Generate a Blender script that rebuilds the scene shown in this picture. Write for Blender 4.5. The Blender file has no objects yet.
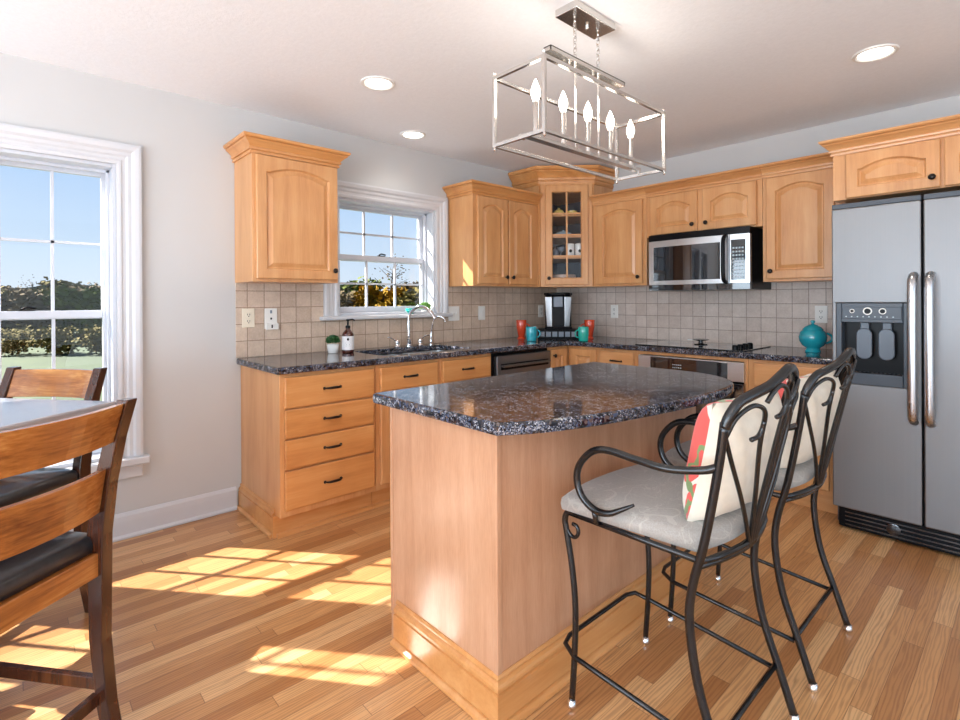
import bpy, bmesh, math, random
from mathutils import Vector, Matrix
random.seed(7)
S = bpy.context.scene
COL = S.collection
PI = math.pi

# ------------------------------------------------------------------ camera
yaw, pit, rol = 0.828, -0.0018, -0.0056
F = Vector((-math.sin(yaw), math.cos(yaw), 0)); R0 = Vector((math.cos(yaw), math.sin(yaw), 0)); UP = Vector((0, 0, 1))
Ff = F*math.cos(pit)+UP*math.sin(pit); U2 = UP*math.cos(pit)-F*math.sin(pit)
Rr = R0*math.cos(rol)+U2*math.sin(rol); Uu = U2*math.cos(rol)-R0*math.sin(rol)
cd = bpy.data.cameras.new('camera'); cam = bpy.data.objects.new('camera', cd); COL.objects.link(cam)
cam.matrix_world = Matrix(((Rr.x, Uu.x, -Ff.x, 3.3266), (Rr.y, Uu.y, -Ff.y, -4.1107), (Rr.z, Uu.z, -Ff.z, 1.2578), (0, 0, 0, 1)))
cd.sensor_width = 36; cd.lens = 36*517.77/960; cd.shift_y = -(360-301.3)/960; cd.clip_start = 0.05; cd.clip_end = 800
S.camera = cam

# ------------------------------------------------------------------ world, sun, exposure
S.view_settings.view_transform = 'Standard'; S.view_settings.look = 'None'; S.view_settings.gamma = 1
S.view_settings.use_curve_mapping = False
S.view_settings.exposure = 0.05
SUN_DIR = Vector((1.04, .863, -1.0))
W = bpy.data.worlds.new('sky'); S.world = W; W.use_nodes = True
wn = W.node_tree.nodes; wl = W.node_tree.links; wn.clear()
wo = wn.new('ShaderNodeOutputWorld'); wb = wn.new('ShaderNodeBackground'); wc = wn.new('ShaderNodeTexCoord'); ws = wn.new('ShaderNodeSeparateXYZ'); wr = wn.new('ShaderNodeValToRGB')
wl.new(wc.outputs['Generated'], ws.inputs[0]); wl.new(ws.outputs[2], wr.inputs['Fac'])
for k_, (p_, c_) in enumerate([(0.0, (.74, .84, .95, 1)), (.10, (.60, .77, .97, 1)), (.32, (.32, .56, .94, 1)), (1.0, (.14, .32, .78, 1))]):
    e_ = wr.color_ramp.elements[k_] if k_ < 2 else wr.color_ramp.elements.new(p_)
    e_.position = p_; e_.color = c_
wb.inputs['Strength'].default_value = 1.0
wl.new(wr.outputs[0], wb.inputs['Color']); wl.new(wb.outputs[0], wo.inputs['Surface'])
sl = bpy.data.lights.new('sun', 'SUN'); sl.energy = 30.0; sl.angle = math.radians(0.53); sl.color = (1.0, .97, .92)
so = bpy.data.objects.new('sun', sl); COL.objects.link(so); so.rotation_euler = SUN_DIR.to_track_quat('-Z', 'Y').to_euler(); so.location = (-6, -9, 8)

def area(name, loc, direction, sx, sy, power, color=(1, 1, 1)):
    l = bpy.data.lights.new(name, 'AREA'); l.shape = 'RECTANGLE'; l.size = sx; l.size_y = sy; l.energy = power; l.color = color
    o = bpy.data.objects.new(name, l); COL.objects.link(o); o.location = loc
    o.rotation_euler = Vector(direction).to_track_quat('-Z', 'Y').to_euler()
    return o
# added fill lamps at the unseen rear and right openings, tilted toward the ceiling
area('fill_rear', (3.0, -6.95, 1.25), (0, 1, .85), 4.4, 2.0, 235, (.72, .86, 1.0))
area('fill_right', (5.95, -3.2, 1.25), (-1, 0, .60), 4.4, 2.0, 38, (.78, .89, 1.0))

# ------------------------------------------------------------------ material helpers
def srgb(r, g, b):
    f = lambda c: (c/255/12.92) if c/255 <= .04045 else ((c/255+.055)/1.055)**2.4
    return (f(r), f(g), f(b), 1)
class NT:
    def __init__(s, name):
        s.m = bpy.data.materials.new(name); s.m.use_nodes = True; s.t = s.m.node_tree; s.n = s.t.nodes; s.l = s.t.links
        s.b = s.n['Principled BSDF']
    def new(s, ty, **kw):
        n = s.n.new(ty)
        for k, v in kw.items(): setattr(n, k, v)
        return n
    def put(s, sock, v):
        if isinstance(v, bpy.types.NodeSocket): s.l.new(v, sock)
        else: sock.default_value = v
    def coord(s, which='Object'): return s.new('ShaderNodeTexCoord').outputs[which]
    def mapping(s, v, scale=(1, 1, 1), loc=(0, 0, 0), rot=(0, 0, 0)):
        n = s.new('ShaderNodeMapping'); s.l.new(v, n.inputs['Vector']); n.inputs['Scale'].default_value = scale
        n.inputs['Location'].default_value = loc; n.inputs['Rotation'].default_value = rot; return n.outputs[0]
    def noise(s, v, scale=5, detail=3, rough=.5, dist=0):
        n = s.new('ShaderNodeTexNoise'); s.l.new(v, n.inputs['Vector']); n.inputs['Scale'].default_value = scale
        n.inputs['Detail'].default_value = detail; n.inputs['Roughness'].default_value = rough; n.inputs['Distortion'].default_value = dist
        return n.outputs['Fac']
    def voronoi(s, v, scale=5, out='Distance', feature='F1'):
        n = s.new('ShaderNodeTexVoronoi'); n.feature = feature; s.l.new(v, n.inputs['Vector']); n.inputs['Scale'].default_value = scale
        return n.outputs[out]
    def ramp(s, fac, stops, interp='LINEAR'):
        n = s.new('ShaderNodeValToRGB'); s.l.new(fac, n.inputs['Fac']); cr = n.color_ramp; cr.interpolation = interp
        while len(cr.elements) < len(stops): cr.elements.new(.5)
        for e, (p, c) in zip(cr.elements, stops): e.position = p; e.color = c if len(c) == 4 else (*c, 1)
        return n.outputs['Color']
    def math(s, op, a, b=0.0, c=0.0):
        n = s.new('ShaderNodeMath', operation=op); s.put(n.inputs[0], a); s.put(n.inputs[1], b); s.put(n.inputs[2], c); return n.outputs[0]
    def mix(s, fac, a, b, mode='MIX'):
        n = s.new('ShaderNodeMix', data_type='RGBA', blend_type=mode); s.put(n.inputs[0], fac); s.put(n.inputs[6], a); s.put(n.inputs[7], b); return n.outputs[2]
    def bump(s, h, strength=.2, dist=.002):
        n = s.new('ShaderNodeBump'); s.l.new(h, n.inputs['Height']); n.inputs['Strength'].default_value = strength; n.inputs['Distance'].default_value = dist
        s.l.new(n.outputs[0], s.b.inputs['Normal'])
    def set(s, **kw):
        names = dict(base='Base Color', rough='Roughness', metal='Metallic', spec='Specular IOR Level', coat='Coat Weight', coatr='Coat Roughness',
                     trans='Transmission Weight', ior='IOR', alpha='Alpha', emit='Emission Color', estr='Emission Strength', sheen='Sheen Weight', aniso='Anisotropic', sss='Subsurface Weight')
        for k, v in kw.items(): s.put(s.b.inputs[names[k]], v)
        return s
def plain(name, col, rough=.5, metal=0, var=.04, vscale=12, **kw):
    t = NT(name); c = t.coord(); n = t.noise(c, vscale, 2)
    dk = tuple(x*(1-var) for x in col[:3])+(1,); lt = tuple(min(1, x*(1+var)) for x in col[:3])+(1,)
    t.set(base=t.ramp(n, [(.3, dk), (.7, lt)]), rough=rough, metal=metal, **kw); return t.m
def wood(name, dark, mid, light, grain='z', rough=.35, sc=1.0, coat=.25, contrast=.5):
    t = NT(name); c = t.coord()
    k = {'z': (9, 9, .7), 'y': (9, .7, 9), 'x': (.7, 9, 9)}[grain]; k = tuple(a*sc for a in k)
    v = t.mapping(c, k)
    big = t.noise(v, 1.3, 4, .55, .6); fine = t.noise(t.mapping(c, tuple(a*7 for a in k)), 2.0, 3, .6)
    f = t.math('ADD', t.math('MULTIPLY', big, 1-contrast*.5), t.math('MULTIPLY', fine, contrast*.5))
    blot = t.noise(c, 3.0, 2, .5)
    f = t.math('ADD', f, t.math('MULTIPLY', t.math('SUBTRACT', blot, .5), .35))
    t.set(base=t.ramp(f, [(.28, dark), (.5, mid), (.74, light)]), rough=rough, coat=coat, coatr=.18)
    t.bump(fine, .06, .001); return t.m

M = {}
M['maple'] = wood('maple_cabinet', srgb(190, 130, 78), srgb(209, 152, 98), srgb(221, 170, 118), 'z', .33)
M['maple_h'] = wood('maple_horizontal', srgb(188, 124, 68), srgb(208, 146, 86), srgb(220, 164, 106), 'y', .33)
M['maple_hx'] = wood('maple_horizontal_x', srgb(190, 130, 78), srgb(209, 152, 98), srgb(221, 170, 118), 'x', .33)
M['birch'] = wood('island_veneer', srgb(182, 132, 98), srgb(198, 150, 116), srgb(210, 164, 132), 'z', .30, 2.2, .3, .8)
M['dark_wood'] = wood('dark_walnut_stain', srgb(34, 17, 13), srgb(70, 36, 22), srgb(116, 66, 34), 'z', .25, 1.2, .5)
M['amber_wood'] = wood('distressed_amber_wood', srgb(96, 50, 20), srgb(172, 108, 48), srgb(220, 156, 84), 'x', .25, 1.2, .5, .7)
M['white_trim'] = plain('white_trim_paint', srgb(208, 209, 212), .35, 0, .01)
M['vinyl'] = plain('white_vinyl', srgb(202, 205, 212), .3, 0, .01)
M['ceil'] = None
t = NT('ceiling_paint'); c = t.coord(); n = t.noise(c, 60, 4, .6); t.set(base=t.ramp(n, [(.3, srgb(240, 242, 245)), (.7, srgb(245, 247, 250))]), rough=.9); t.bump(n, .25, .004); M['ceil'] = t.m
M['wall'] = plain('greige_wall_paint', srgb(200, 200, 199), .75, 0, .012, 3)
M['steel'] = None
def brushed(name, col, axis, rough=.28):
    t = NT(name); c = t.coord(); sc = {'x': (.6, 220, 220), 'y': (220, .6, 220), 'z': (220, 220, .6)}[axis]
    n = t.noise(t.mapping(c, sc), 1.0, 3, .6)
    dk = tuple(a*.96 for a in col[:3])+(1,)
    t.set(base=t.ramp(n, [(.35, dk), (.65, col)]), metal=1.0, rough=t.math('ADD', t.math('MULTIPLY', n, .12), rough-.06)); t.bump(n, .015, .0005); return t.m
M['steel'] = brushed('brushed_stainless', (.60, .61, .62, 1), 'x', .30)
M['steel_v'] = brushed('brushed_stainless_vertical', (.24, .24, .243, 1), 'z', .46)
M['handle'] = brushed('satin_handle', (.62, .63, .65, 1), 'z', .28)
M['nickel'] = brushed('brushed_nickel', (.72, .70, .67, 1), 'y', .22)
M['chrome'] = plain('chrome', (.85, .86, .88, 1), .06, 1, .01)
M['iron'] = plain('black_wrought_iron', (.006, .006, .007, 1), .22, 0, .3, 30, spec=.6)
M['bronze'] = plain('oil_rubbed_bronze', (.022, .017, .015, 1), .3, .6, .2, 40)
M['black'] = plain('black_plastic', (.004, .004, .005, 1), .3, 0, .1, spec=.15)
M['black_gloss'] = plain('black_glass', (.006, .006, .008, 1), .04, 0, .1, coat=1.0)
M['dgrey'] = plain('dark_grey_plastic', srgb(66, 74, 84), .35, 0, .05)
M['paddle'] = plain('paddle_plastic', srgb(86, 96, 108), .3, 0, .03)
M['mgrey'] = plain('mid_grey_plastic', srgb(120, 130, 142), .35, 0, .05)
M['leather'] = plain('black_leather', (.016, .017, .02, 1), .28, 0, .25, 60, coat=.3)
M['white_plastic'] = plain('white_plastic', srgb(236, 234, 228), .35, 0, .01)
M['almond'] = plain('almond_plastic', srgb(236, 226, 204), .35, 0, .01)
M['teal'] = plain('teal_glaze', srgb(34, 168, 184), .12, 0, .05, 8, coat=.8)
M['turq'] = plain('turquoise_glaze', srgb(32, 176, 160), .12, 0, .05, 8, coat=.8)
M['orange'] = plain('persimmon_glaze', srgb(214, 72, 38), .14, 0, .05, 8, coat=.8)
M['red'] = plain('coral_red_glaze', srgb(214, 72, 66), .15, 0, .05, 8, coat=.8)
M['yellow'] = plain('yellow_glaze', srgb(232, 205, 110), .15, 0, .04, coat=.6)
M['paleblue'] = plain('pale_blue_glaze', srgb(150, 176, 190), .2, 0, .04)
M['porcelain'] = plain('white_porcelain', srgb(235, 235, 232), .15, 0, .01, coat=.5)
M['clay'] = plain('stone_plate', srgb(176, 150, 132), .3, 0, .08)
M['amber'] = plain('amber_bottle', srgb(70, 24, 14), .06, 0, .1, coat=1)
M['label'] = plain('paper_label', srgb(228, 226, 226), .5, 0, .03)
M['leafpot'] = plain('boxwood_leaf', srgb(38, 88, 34), .5, 0, .45, 60)
M['leaflight'] = plain('light_leaf', srgb(110, 160, 60), .5, 0, .3, 60)
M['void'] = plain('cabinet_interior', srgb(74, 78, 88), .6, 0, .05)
t = NT('bulb_glass'); t.set(base=(1, .95, .85, 1), emit=(1, .93, .80, 1), estr=9.0, rough=.3); M['bulb'] = t.m
t = NT('lit_diffuser'); t.set(base=(1, 1, 1, 1), emit=(1, .97, .92, 1), estr=5.0, rough=.4); M['diff'] = t.m
t = NT('lcd_dots'); t.set(base=(.5, .6, .65, 1), rough=.3); M['print'] = t.m
# window glass: clear sheet that lets the daylight through
t = NT('window_glass'); tr = t.new('ShaderNodeBsdfTransparent'); gl = t.new('ShaderNodeBsdfGlossy'); gl.inputs['Roughness'].default_value = 0.0
fr = t.new('ShaderNodeFresnel'); fr.inputs['IOR'].default_value = 1.45; mx = t.new('ShaderNodeMixShader')
t.l.new(t.math('MULTIPLY', fr.outputs[0], .5), mx.inputs[0]); t.l.new(tr.outputs[0], mx.inputs[1]); t.l.new(gl.outputs[0], mx.inputs[2])
t.l.new(mx.outputs[0], t.n['Material Output'].inputs['Surface']); M['glass'] = t.m

# oak strip floor: boards run along y
def floor_mat():
    t = NT('oak_strip_floor'); c = t.coord(); sp = t.new('ShaderNodeSeparateXYZ'); t.l.new(c, sp.inputs[0])
    x, y = sp.outputs[0], sp.outputs[1]
    u = t.math('DIVIDE', x, .0572); row = t.math('FLOOR', u)
    wn1 = t.new('ShaderNodeTexWhiteNoise', noise_dimensions='1D'); t.l.new(row, wn1.inputs['W'])
    yy = t.math('DIVIDE', t.math('ADD', y, t.math('MULTIPLY', wn1.outputs['Value'], 7.3)), .78); colm = t.math('FLOOR', yy)
    cmb = t.new('ShaderNodeCombineXYZ'); t.l.new(row, cmb.inputs[0]); t.l.new(colm, cmb.inputs[1])
    wn2 = t.new('ShaderNodeTexWhiteNoise', noise_dimensions='2D'); t.l.new(cmb.outputs[0], wn2.inputs['Vector'])
    rnd = wn2.outputs['Value']
    base = t.ramp(rnd, [(0, srgb(176, 120, 72)), (.3, srgb(200, 146, 94)), (.65, srgb(214, 162, 108)), (1, srgb(226, 180, 128))])
    # grain with an offset of its own on each board
    off = t.new('ShaderNodeCombineXYZ'); t.l.new(t.math('MULTIPLY', rnd, 37.0), off.inputs[0]); t.l.new(t.math('MULTIPLY', rnd, 11.0), off.inputs[1])
    va = t.new('ShaderNodeVectorMath', operation='ADD'); t.l.new(c, va.inputs[0]); t.l.new(off.outputs[0], va.inputs[1])
    wv = t.new('ShaderNodeTexWave', wave_type='BANDS', bands_direction='X'); t.l.new(t.mapping(va.outputs[0], (1, .08, 1)), wv.inputs['Vector'])
    wv.inputs['Scale'].default_value = 30; wv.inputs['Distortion'].default_value = 14; wv.inputs['Detail'].default_value = 3; wv.inputs['Detail Scale'].default_value = 1.1
    fine = t.noise(t.mapping(va.outputs[0], (120, 5, 1)), 1.0, 3, .6)
    g = t.math('ADD', t.math('MULTIPLY', wv.outputs['Fac'], .5), t.math('MULTIPLY', fine, .5))
    col = t.mix(t.math('MULTIPLY', t.math('SUBTRACT', .62, g, ), .9), base, srgb(112, 62, 34))
    fx = t.math('FRACT', u); fy = t.math('FRACT', yy)
    e1 = t.math('LESS_THAN', t.math('MINIMUM', fx, t.math('SUBTRACT', 1.0, fx)), .018)
    e2 = t.math('LESS_THAN', t.math('MINIMUM', fy, t.math('SUBTRACT', 1.0, fy)), .0016)
    e = t.math('MAXIMUM', e1, e2)
    col = t.mix(t.math('MULTIPLY', e, .55), col, srgb(86, 48, 28))
    t.set(base=col, rough=t.math('ADD', .24, t.math('MULTIPLY', fine, .12)), coat=.2, coatr=.2)
    t.bump(t.math('SUBTRACT', 1.0, e), .15, .001); return t.m
M['floor'] = floor_mat()

# 10 cm tumbled tile with grout; u is the axis along the wall
def tile_mat(name, axis, offu, c0, c1, grout):
    t = NT(name); c = t.coord(); sp = t.new('ShaderNodeSeparateXYZ'); t.l.new(c, sp.inputs[0])
    u = t.math('DIVIDE', t.math('ADD', sp.outputs[axis], offu), .1025); v = t.math('DIVIDE', t.math('SUBTRACT', sp.outputs[2], .914), .1025)
    cm = t.new('ShaderNodeCombineXYZ'); t.l.new(t.math('FLOOR', u), cm.inputs[0]); t.l.new(t.math('FLOOR', v), cm.inputs[1])
    wnn = t.new('ShaderNodeTexWhiteNoise', noise_dimensions='2D'); t.l.new(cm.outputs[0], wnn.inputs['Vector'])
    n = t.noise(c, 14, 5, .65); n2 = t.noise(c, 90, 3, .6)
    f = t.math('ADD', t.math('MULTIPLY', wnn.outputs['Value'], .2), t.math('ADD', t.math('MULTIPLY', n, .6), t.math('MULTIPLY', n2, .4)))
    col = t.ramp(f, [(.3, c0), (.85, c1)])
    fu = t.math('FRACT', u); fv = t.math('FRACT', v)
    du = t.math('MINIMUM', fu, t.math('SUBTRACT', 1.0, fu)); dv = t.math('MINIMUM', fv, t.math('SUBTRACT', 1.0, fv))
    d = t.math('MINIMUM', du, dv); g = t.math('LESS_THAN', t.math('ADD', d, t.math('MULTIPLY', t.math('SUBTRACT', n2, .5), .02)), .022)
    col = t.mix(g, col, grout)
    t.set(base=col, rough=.42, spec=.4)
    t.bump(t.math('MULTIPLY', t.math('MINIMUM', d, .05), 20.0), .35, .0015); return t.m
M['tile_l'] = tile_mat('travertine_tile', 1, .037, srgb(180, 156, 136), srgb(220, 200, 180), srgb(150, 126, 106))
M['tile_b'] = tile_mat('travertine_tile_back', 0, .03, srgb(186, 170, 158), srgb(222, 210, 200), srgb(150, 134, 122))

def granite():
    t = NT('blue_pearl_granite'); c = t.coord()
    v1 = t.voronoi(c, 260, 'Color'); sp = t.new('ShaderNodeSeparateColor'); t.l.new(v1, sp.inputs[0])
    v2 = t.voronoi(c, 120, 'Color'); sp2 = t.new('ShaderNodeSeparateColor'); t.l.new(v2, sp2.inputs[0])
    n = t.noise(c, 30, 4, .6)
    a = t.ramp(sp.outputs[0], [(0, srgb(28, 28, 34)), (.3, srgb(52, 54, 66)), (.5, srgb(90, 96, 112)), (.74, srgb(130, 130, 136)), (.92, srgb(170, 170, 176))], 'CONSTANT')
    b = t.ramp(sp2.outputs[1], [(0, srgb(28, 28, 34)), (.45, srgb(58, 54, 58)), (.68, srgb(92, 80, 76)), (.86, srgb(70, 80, 104))], 'CONSTANT')
    col = t.mix(t.math('GREATER_THAN', n, .5), a, b)
    t.set(base=col, rough=.09, spec=.5); return t.m
M['granite'] = granite()
def fabric_seat():
    t = NT('grey_patterned_upholstery'); c = t.coord()
    n = t.noise(c, 5, 2, .5, 1.2); lines = t.math('LESS_THAN', t.math('ABSOLUTE', t.math('SUBTRACT', n, .5)), .008)
    n2 = t.noise(c, 7, 2, .5, 2.0); l2 = t.math('LESS_THAN', t.math('ABSOLUTE', t.math('SUBTRACT', n2, .47)), .007)
    w = t.noise(c, 300, 2)
    base = t.ramp(w, [(.3, srgb(150, 145, 138)), (.7, srgb(170, 165, 158))])
    t.set(base=t.mix(t.math('MULTIPLY', t.math('MAXIMUM', lines, l2), .3), base, srgb(205, 200, 190)), rough=.7, sheen=.3); t.bump(w, .2, .001); return t.m
M['seat'] = fabric_seat()
def floral():
    t = NT('floral_cotton'); c = t.coord(); w = t.noise(t.mapping(c, (1, 1, 1)), 6, 3, .5)
    va = t.new('ShaderNodeVectorMath', operation='ADD'); t.l.new(c, va.inputs[0])
    nn = t.new('ShaderNodeTexNoise'); t.l.new(c, nn.inputs['Vector']); nn.inputs['Scale'].default_value = 9
    vm = t.new('ShaderNodeVectorMath', operation='SCALE'); t.l.new(nn.outputs['Color'], vm.inputs[0]); vm.inputs['Scale'].default_value = .09; t.l.new(vm.outputs[0], va.inputs[1])
    d = t.voronoi(va.outputs[0], 4.2); vc = t.new('ShaderNodeTexVoronoi'); t.l.new(va.outputs[0], vc.inputs['Vector']); vc.inputs['Scale'].default_value = 4.2
    sp = t.new('ShaderNodeSeparateColor'); t.l.new(vc.outputs['Color'], sp.inputs[0])
    petal = t.ramp(sp.outputs[0], [(0, srgb(226, 92, 84)), (.45, srgb(232, 128, 110)), (.6, srgb(206, 80, 92)), (.85, srgb(120, 134, 84))], 'CONSTANT')
    base = t.mix(t.math('LESS_THAN', d, .50), srgb(234, 228, 214), petal)
    base = t.mix(t.math('LESS_THAN', d, .09), base, srgb(60, 50, 120))
    st = t.math('LESS_THAN', t.math('ABSOLUTE', t.math('SUBTRACT', w, .5)), .02)
    t.set(base=t.mix(st, base, srgb(126, 150, 96)), rough=.85, sheen=.2); return t.m
M['floral'] = floral()
M['cream'] = plain('cream_canvas', srgb(226, 216, 198), .85, 0, .04, 40, sheen=.2)
M['orange_stripe'] = plain('peach_canvas', srgb(228, 170, 130), .85, 0, .04, 40)
def grass():
    t = NT('lawn'); c = t.coord(); n = t.noise(c, .25, 4, .6); n2 = t.noise(c, 8, 3, .7)
    f = t.math('ADD', t.math('MULTIPLY', n, .6), t.math('MULTIPLY', n2, .4))
    t.set(base=t.ramp(f, [(.35, srgb(34, 46, 18)), (.5, srgb(46, 62, 22)), (.66, srgb(66, 72, 36))]), rough=.9); return t.m
M['grass'] = grass()
M['bark'] = plain('bark', srgb(62, 54, 46), .9, 0, .25, 10)
def leaf(name, a, b):
    t = NT(name); c = t.coord(); n = t.noise(c, 2.2, 3, .7); t.set(base=t.ramp(n, [(.35, a), (.65, b)]), rough=.85, spec=.1); return t.m
M['leaf_green'] = leaf('green_leaves', srgb(56, 64, 22), srgb(92, 100, 40))
M['leaf_olive'] = leaf('olive_leaves', srgb(76, 68, 32), srgb(112, 100, 48))
M['leaf_yellow'] = leaf('yellow_leaves', srgb(112, 84, 14), srgb(142, 110, 28))
M['leaf_brown'] = leaf('brown_leaves', srgb(72, 60, 42), srgb(104, 90, 62))
M['hill'] = leaf('distant_woods', srgb(64, 66, 48), srgb(84, 84, 60))

# ------------------------------------------------------------------ mesh helpers
class MB:
    def __init__(s): s.v = []; s.f = []
    def add(s, vs, fs):
        b = len(s.v); s.v += [tuple(p) for p in vs]; s.f += [tuple(i+b for i in f) for f in fs]; return s
    def box(s, x0, x1, y0, y1, z0, z1):
        return s.add([(x0, y0, z0), (x1, y0, z0), (x1, y1, z0), (x0, y1, z0), (x0, y0, z1), (x1, y0, z1), (x1, y1, z1), (x0, y1, z1)],
                     [(0, 3, 2, 1), (4, 5, 6, 7), (0, 1, 5, 4), (1, 2, 6, 5), (2, 3, 7, 6), (3, 0, 4, 7)])
    def obox(s, c, hx, hy, hz, rz=0):
        ca, sa = math.cos(rz), math.sin(rz); b = MB().box(-hx, hx, -hy, hy, -hz, hz)
        return s.add([(c[0]+x*ca-y*sa, c[1]+x*sa+y*ca, c[2]+z) for x, y, z in b.v], b.f)
    def prism(s, poly, z0, z1):
        n = len(poly)
        return s.add([(x, y, z0) for x, y in poly]+[(x, y, z1) for x, y in poly],
                     [tuple(range(n-1, -1, -1)), tuple(range(n, 2*n))]+[(i, (i+1) % n, n+(i+1) % n, n+i) for i in range(n)])
    def lathe(s, prof, c=(0, 0, 0), n=24, cap=True):
        vs = []; fs = []
        for r, z in prof: vs += [(c[0]+r*math.cos(2*PI*i/n), c[1]+r*math.sin(2*PI*i/n), c[2]+z) for i in range(n)]
        for k in range(len(prof)-1): fs += [(k*n+i, k*n+(i+1) % n, (k+1)*n+(i+1) % n, (k+1)*n+i) for i in range(n)]
        if cap: fs += [tuple(range(n-1, -1, -1)), tuple((len(prof)-1)*n+i for i in range(n))]
        return s.add(vs, fs)
    def tube(s, pts, r, n=8, closed=False, cap=True):
        pts = [Vector(p) for p in pts]; N = len(pts); rr = r if isinstance(r, (list, tuple)) else [r]*N
        vs = []; fs = []; ref = None
        for i, p in enumerate(pts):
            a = pts[(i-1) % N] if (closed or i > 0) else p; b = pts[(i+1) % N] if (closed or i < N-1) else p
            t = (b-a).normalized()
            if ref is None:
                ref = Vector((0, 0, 1)) if abs(t.z) < .9 else Vector((1, 0, 0))
            u = (ref-t*ref.dot(t))
            if u.length < 1e-4: u = t.orthogonal()
            u.normalize(); w = t.cross(u); ref = u
            vs += [p+(u*math.cos(2*PI*k/n)+w*math.sin(2*PI*k/n))*rr[i] for k in range(n)]
        for i in range(N if closed else N-1):
            j = (i+1) % N
            fs += [(i*n+k, i*n+(k+1) % n, j*n+(k+1) % n, j*n+k) for k in range(n)]
        if cap and not closed: fs += [tuple(range(n-1, -1, -1)), tuple((N-1)*n+k for k in range(n))]
        return s.add(vs, fs)
    def build(s, name, mat, parent=None, world=True, smooth=False, bev=0, sub=0, solid=0):
        me = bpy.data.meshes.new(name); off = Vector((0, 0, 0))
        if parent is not None and world:
            p = parent
            while p.parent: p = p.parent
            off = p.location
        me.from_pydata([tuple(Vector(p)-off) for p in s.v], [], s.f); me.materials.append(mat)
        bm = bmesh.new(); bm.from_mesh(me); bmesh.ops.recalc_face_normals(bm, faces=bm.faces); bm.to_mesh(me); bm.free()
        o = bpy.data.objects.new(name, me); COL.objects.link(o)
        if parent is not None: o.parent = parent
        if smooth:
            for p in me.polygons: p.use_smooth = True
            if smooth == 'auto': me.set_sharp_from_angle(angle=math.radians(40))
        if bev:
            m = o.modifiers.new('bevel', 'BEVEL'); m.width = bev; m.segments = 2; m.limit_method = 'ANGLE'; m.angle_limit = math.radians(35)
        if sub:
            m = o.modifiers.new('subd', 'SUBSURF'); m.levels = sub; m.render_levels = sub
        return o
def thing(name, label, cat, loc=(0, 0, 0), rz=0, group=None):
    o = bpy.data.objects.new(name, None); COL.objects.link(o); o.location = loc; o.rotation_euler = (0, 0, rz); o.empty_display_size = .1
    return tag(o, label, cat, group)
def tag(o, label, cat, group=None, kind=None):
    o['label'] = label; o['category'] = cat
    if group: o['group'] = group
    if kind: o['kind'] = kind
    return o
def struct(o, label=None, cat=None):
    o['kind'] = 'structure'
    if label: o['label'] = label
    if cat: o['category'] = cat
    return o
def miter(path, closed=False, side=1):
    """unit-offset vectors of a 2D path (right-hand side times side)"""
    N = len(path); out = []
    def nrm(a, b):
        d = Vector((b[0]-a[0], b[1]-a[1])).normalized(); return Vector((d.y, -d.x))*side
    for i in range(N):
        if closed: n1 = nrm(path[i-1], path[i]); n2 = nrm(path[i], path[(i+1) % N])
        else:
            n1 = nrm(path[i-1], path[i]) if i else nrm(path[0], path[1]); n2 = nrm(path[i], path[i+1]) if i < N-1 else n1
        out.append((n1+n2)/(1+n1.dot(n2)))
    return out
def sweep(mb, prof, path, closed=False, side=1, plane='xy', at=0.0):
    """prof: (offset, height) closed outline; path in plane xy (height = z) or yz (height = x)"""
    ms = miter(path, closed, side); n = len(prof); N = len(path); vs = []; fs = []
    for p, m in zip(path, ms):
        for o, h in prof:
            a, b = p[0]+m.x*o, p[1]+m.y*o
            vs.append((a, b, at+h) if plane == 'xy' else (at+h, a, b))
    for i in range(N if closed else N-1):
        j = (i+1) % N
        fs += [(i*n+k, i*n+(k+1) % n, j*n+(k+1) % n, j*n+k) for k in range(n)]
    if not closed: fs += [tuple(range(n)), tuple((N-1)*n+k for k in range(n-1, -1, -1))]
    mb.add(vs, fs)
def frame_mb(o, u, n, w, h, arch=0, t=.02, stile=.055, flat=False, hole=False, rail=None):
    """raised-panel door in the frame o + a*u + c*z + d*n"""
    o = Vector(o); u = Vector(u).normalized(); n = Vector(n).normalized(); z = Vector((0, 0, 1))
    rail = rail or stile
    K = 20
    def ring(ix, iz, d, ar, top=None):
        x0, x1, z0, z1 = ix, w-ix, iz, h-iz
        pts = [(x0, z0), (x1, z0)]
        sh = .05
        for k in range(K+1):
            s = 1-k/K; x = x0+(x1-x0)*s
            if ar:
                q = (s-sh)/(1-2*sh); dz = ar*min(1, abs(2*q-1))**2
            else: dz = 0
            pts.append((x, z1-dz))
        return [o+u*a+z*c+n*d for a, c in pts]
    if flat: rings = [ring(0, 0, 0, 0), ring(0, 0, t-.004, 0), ring(.004, .004, t-.001, 0), ring(.010, .010, t, 0)]
    else:
        rings = [ring(0, 0, 0, 0), ring(0, 0, t-.004, 0), ring(.004, .004, t, 0), ring(stile, rail, t, arch), ring(stile+.004, rail+.004, t-.009, arch),
                 ring(stile+.008, rail+.008, t-.013, arch)]
        if hole: rings.append(ring(stile+.008, rail+.008, 0, arch))
        else: rings += [ring(stile+.013, rail+.013, t-.013, arch), ring(stile+.032, rail+.032, t-.004, arch), ring(stile+.036, rail+.036, t-.002, arch)]
    mb = MB(); m = len(rings[0]); fs = []
    for k in range(len(rings)-1): fs += [(k*m+i, k*m+(i+1) % m, (k+1)*m+(i+1) % m, (k+1)*m+i) for i in range(m)]
    if hole: fs += [((len(rings)-1)*m+i, (len(rings)-1)*m+(i+1) % m, (i+1) % m, i) for i in range(m)]
    else: fs += [tuple((len(rings)-1)*m+i for i in range(m)), tuple(range(m-1, -1, -1))]
    mb.add([p for r in rings for p in r], fs); return mb
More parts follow.
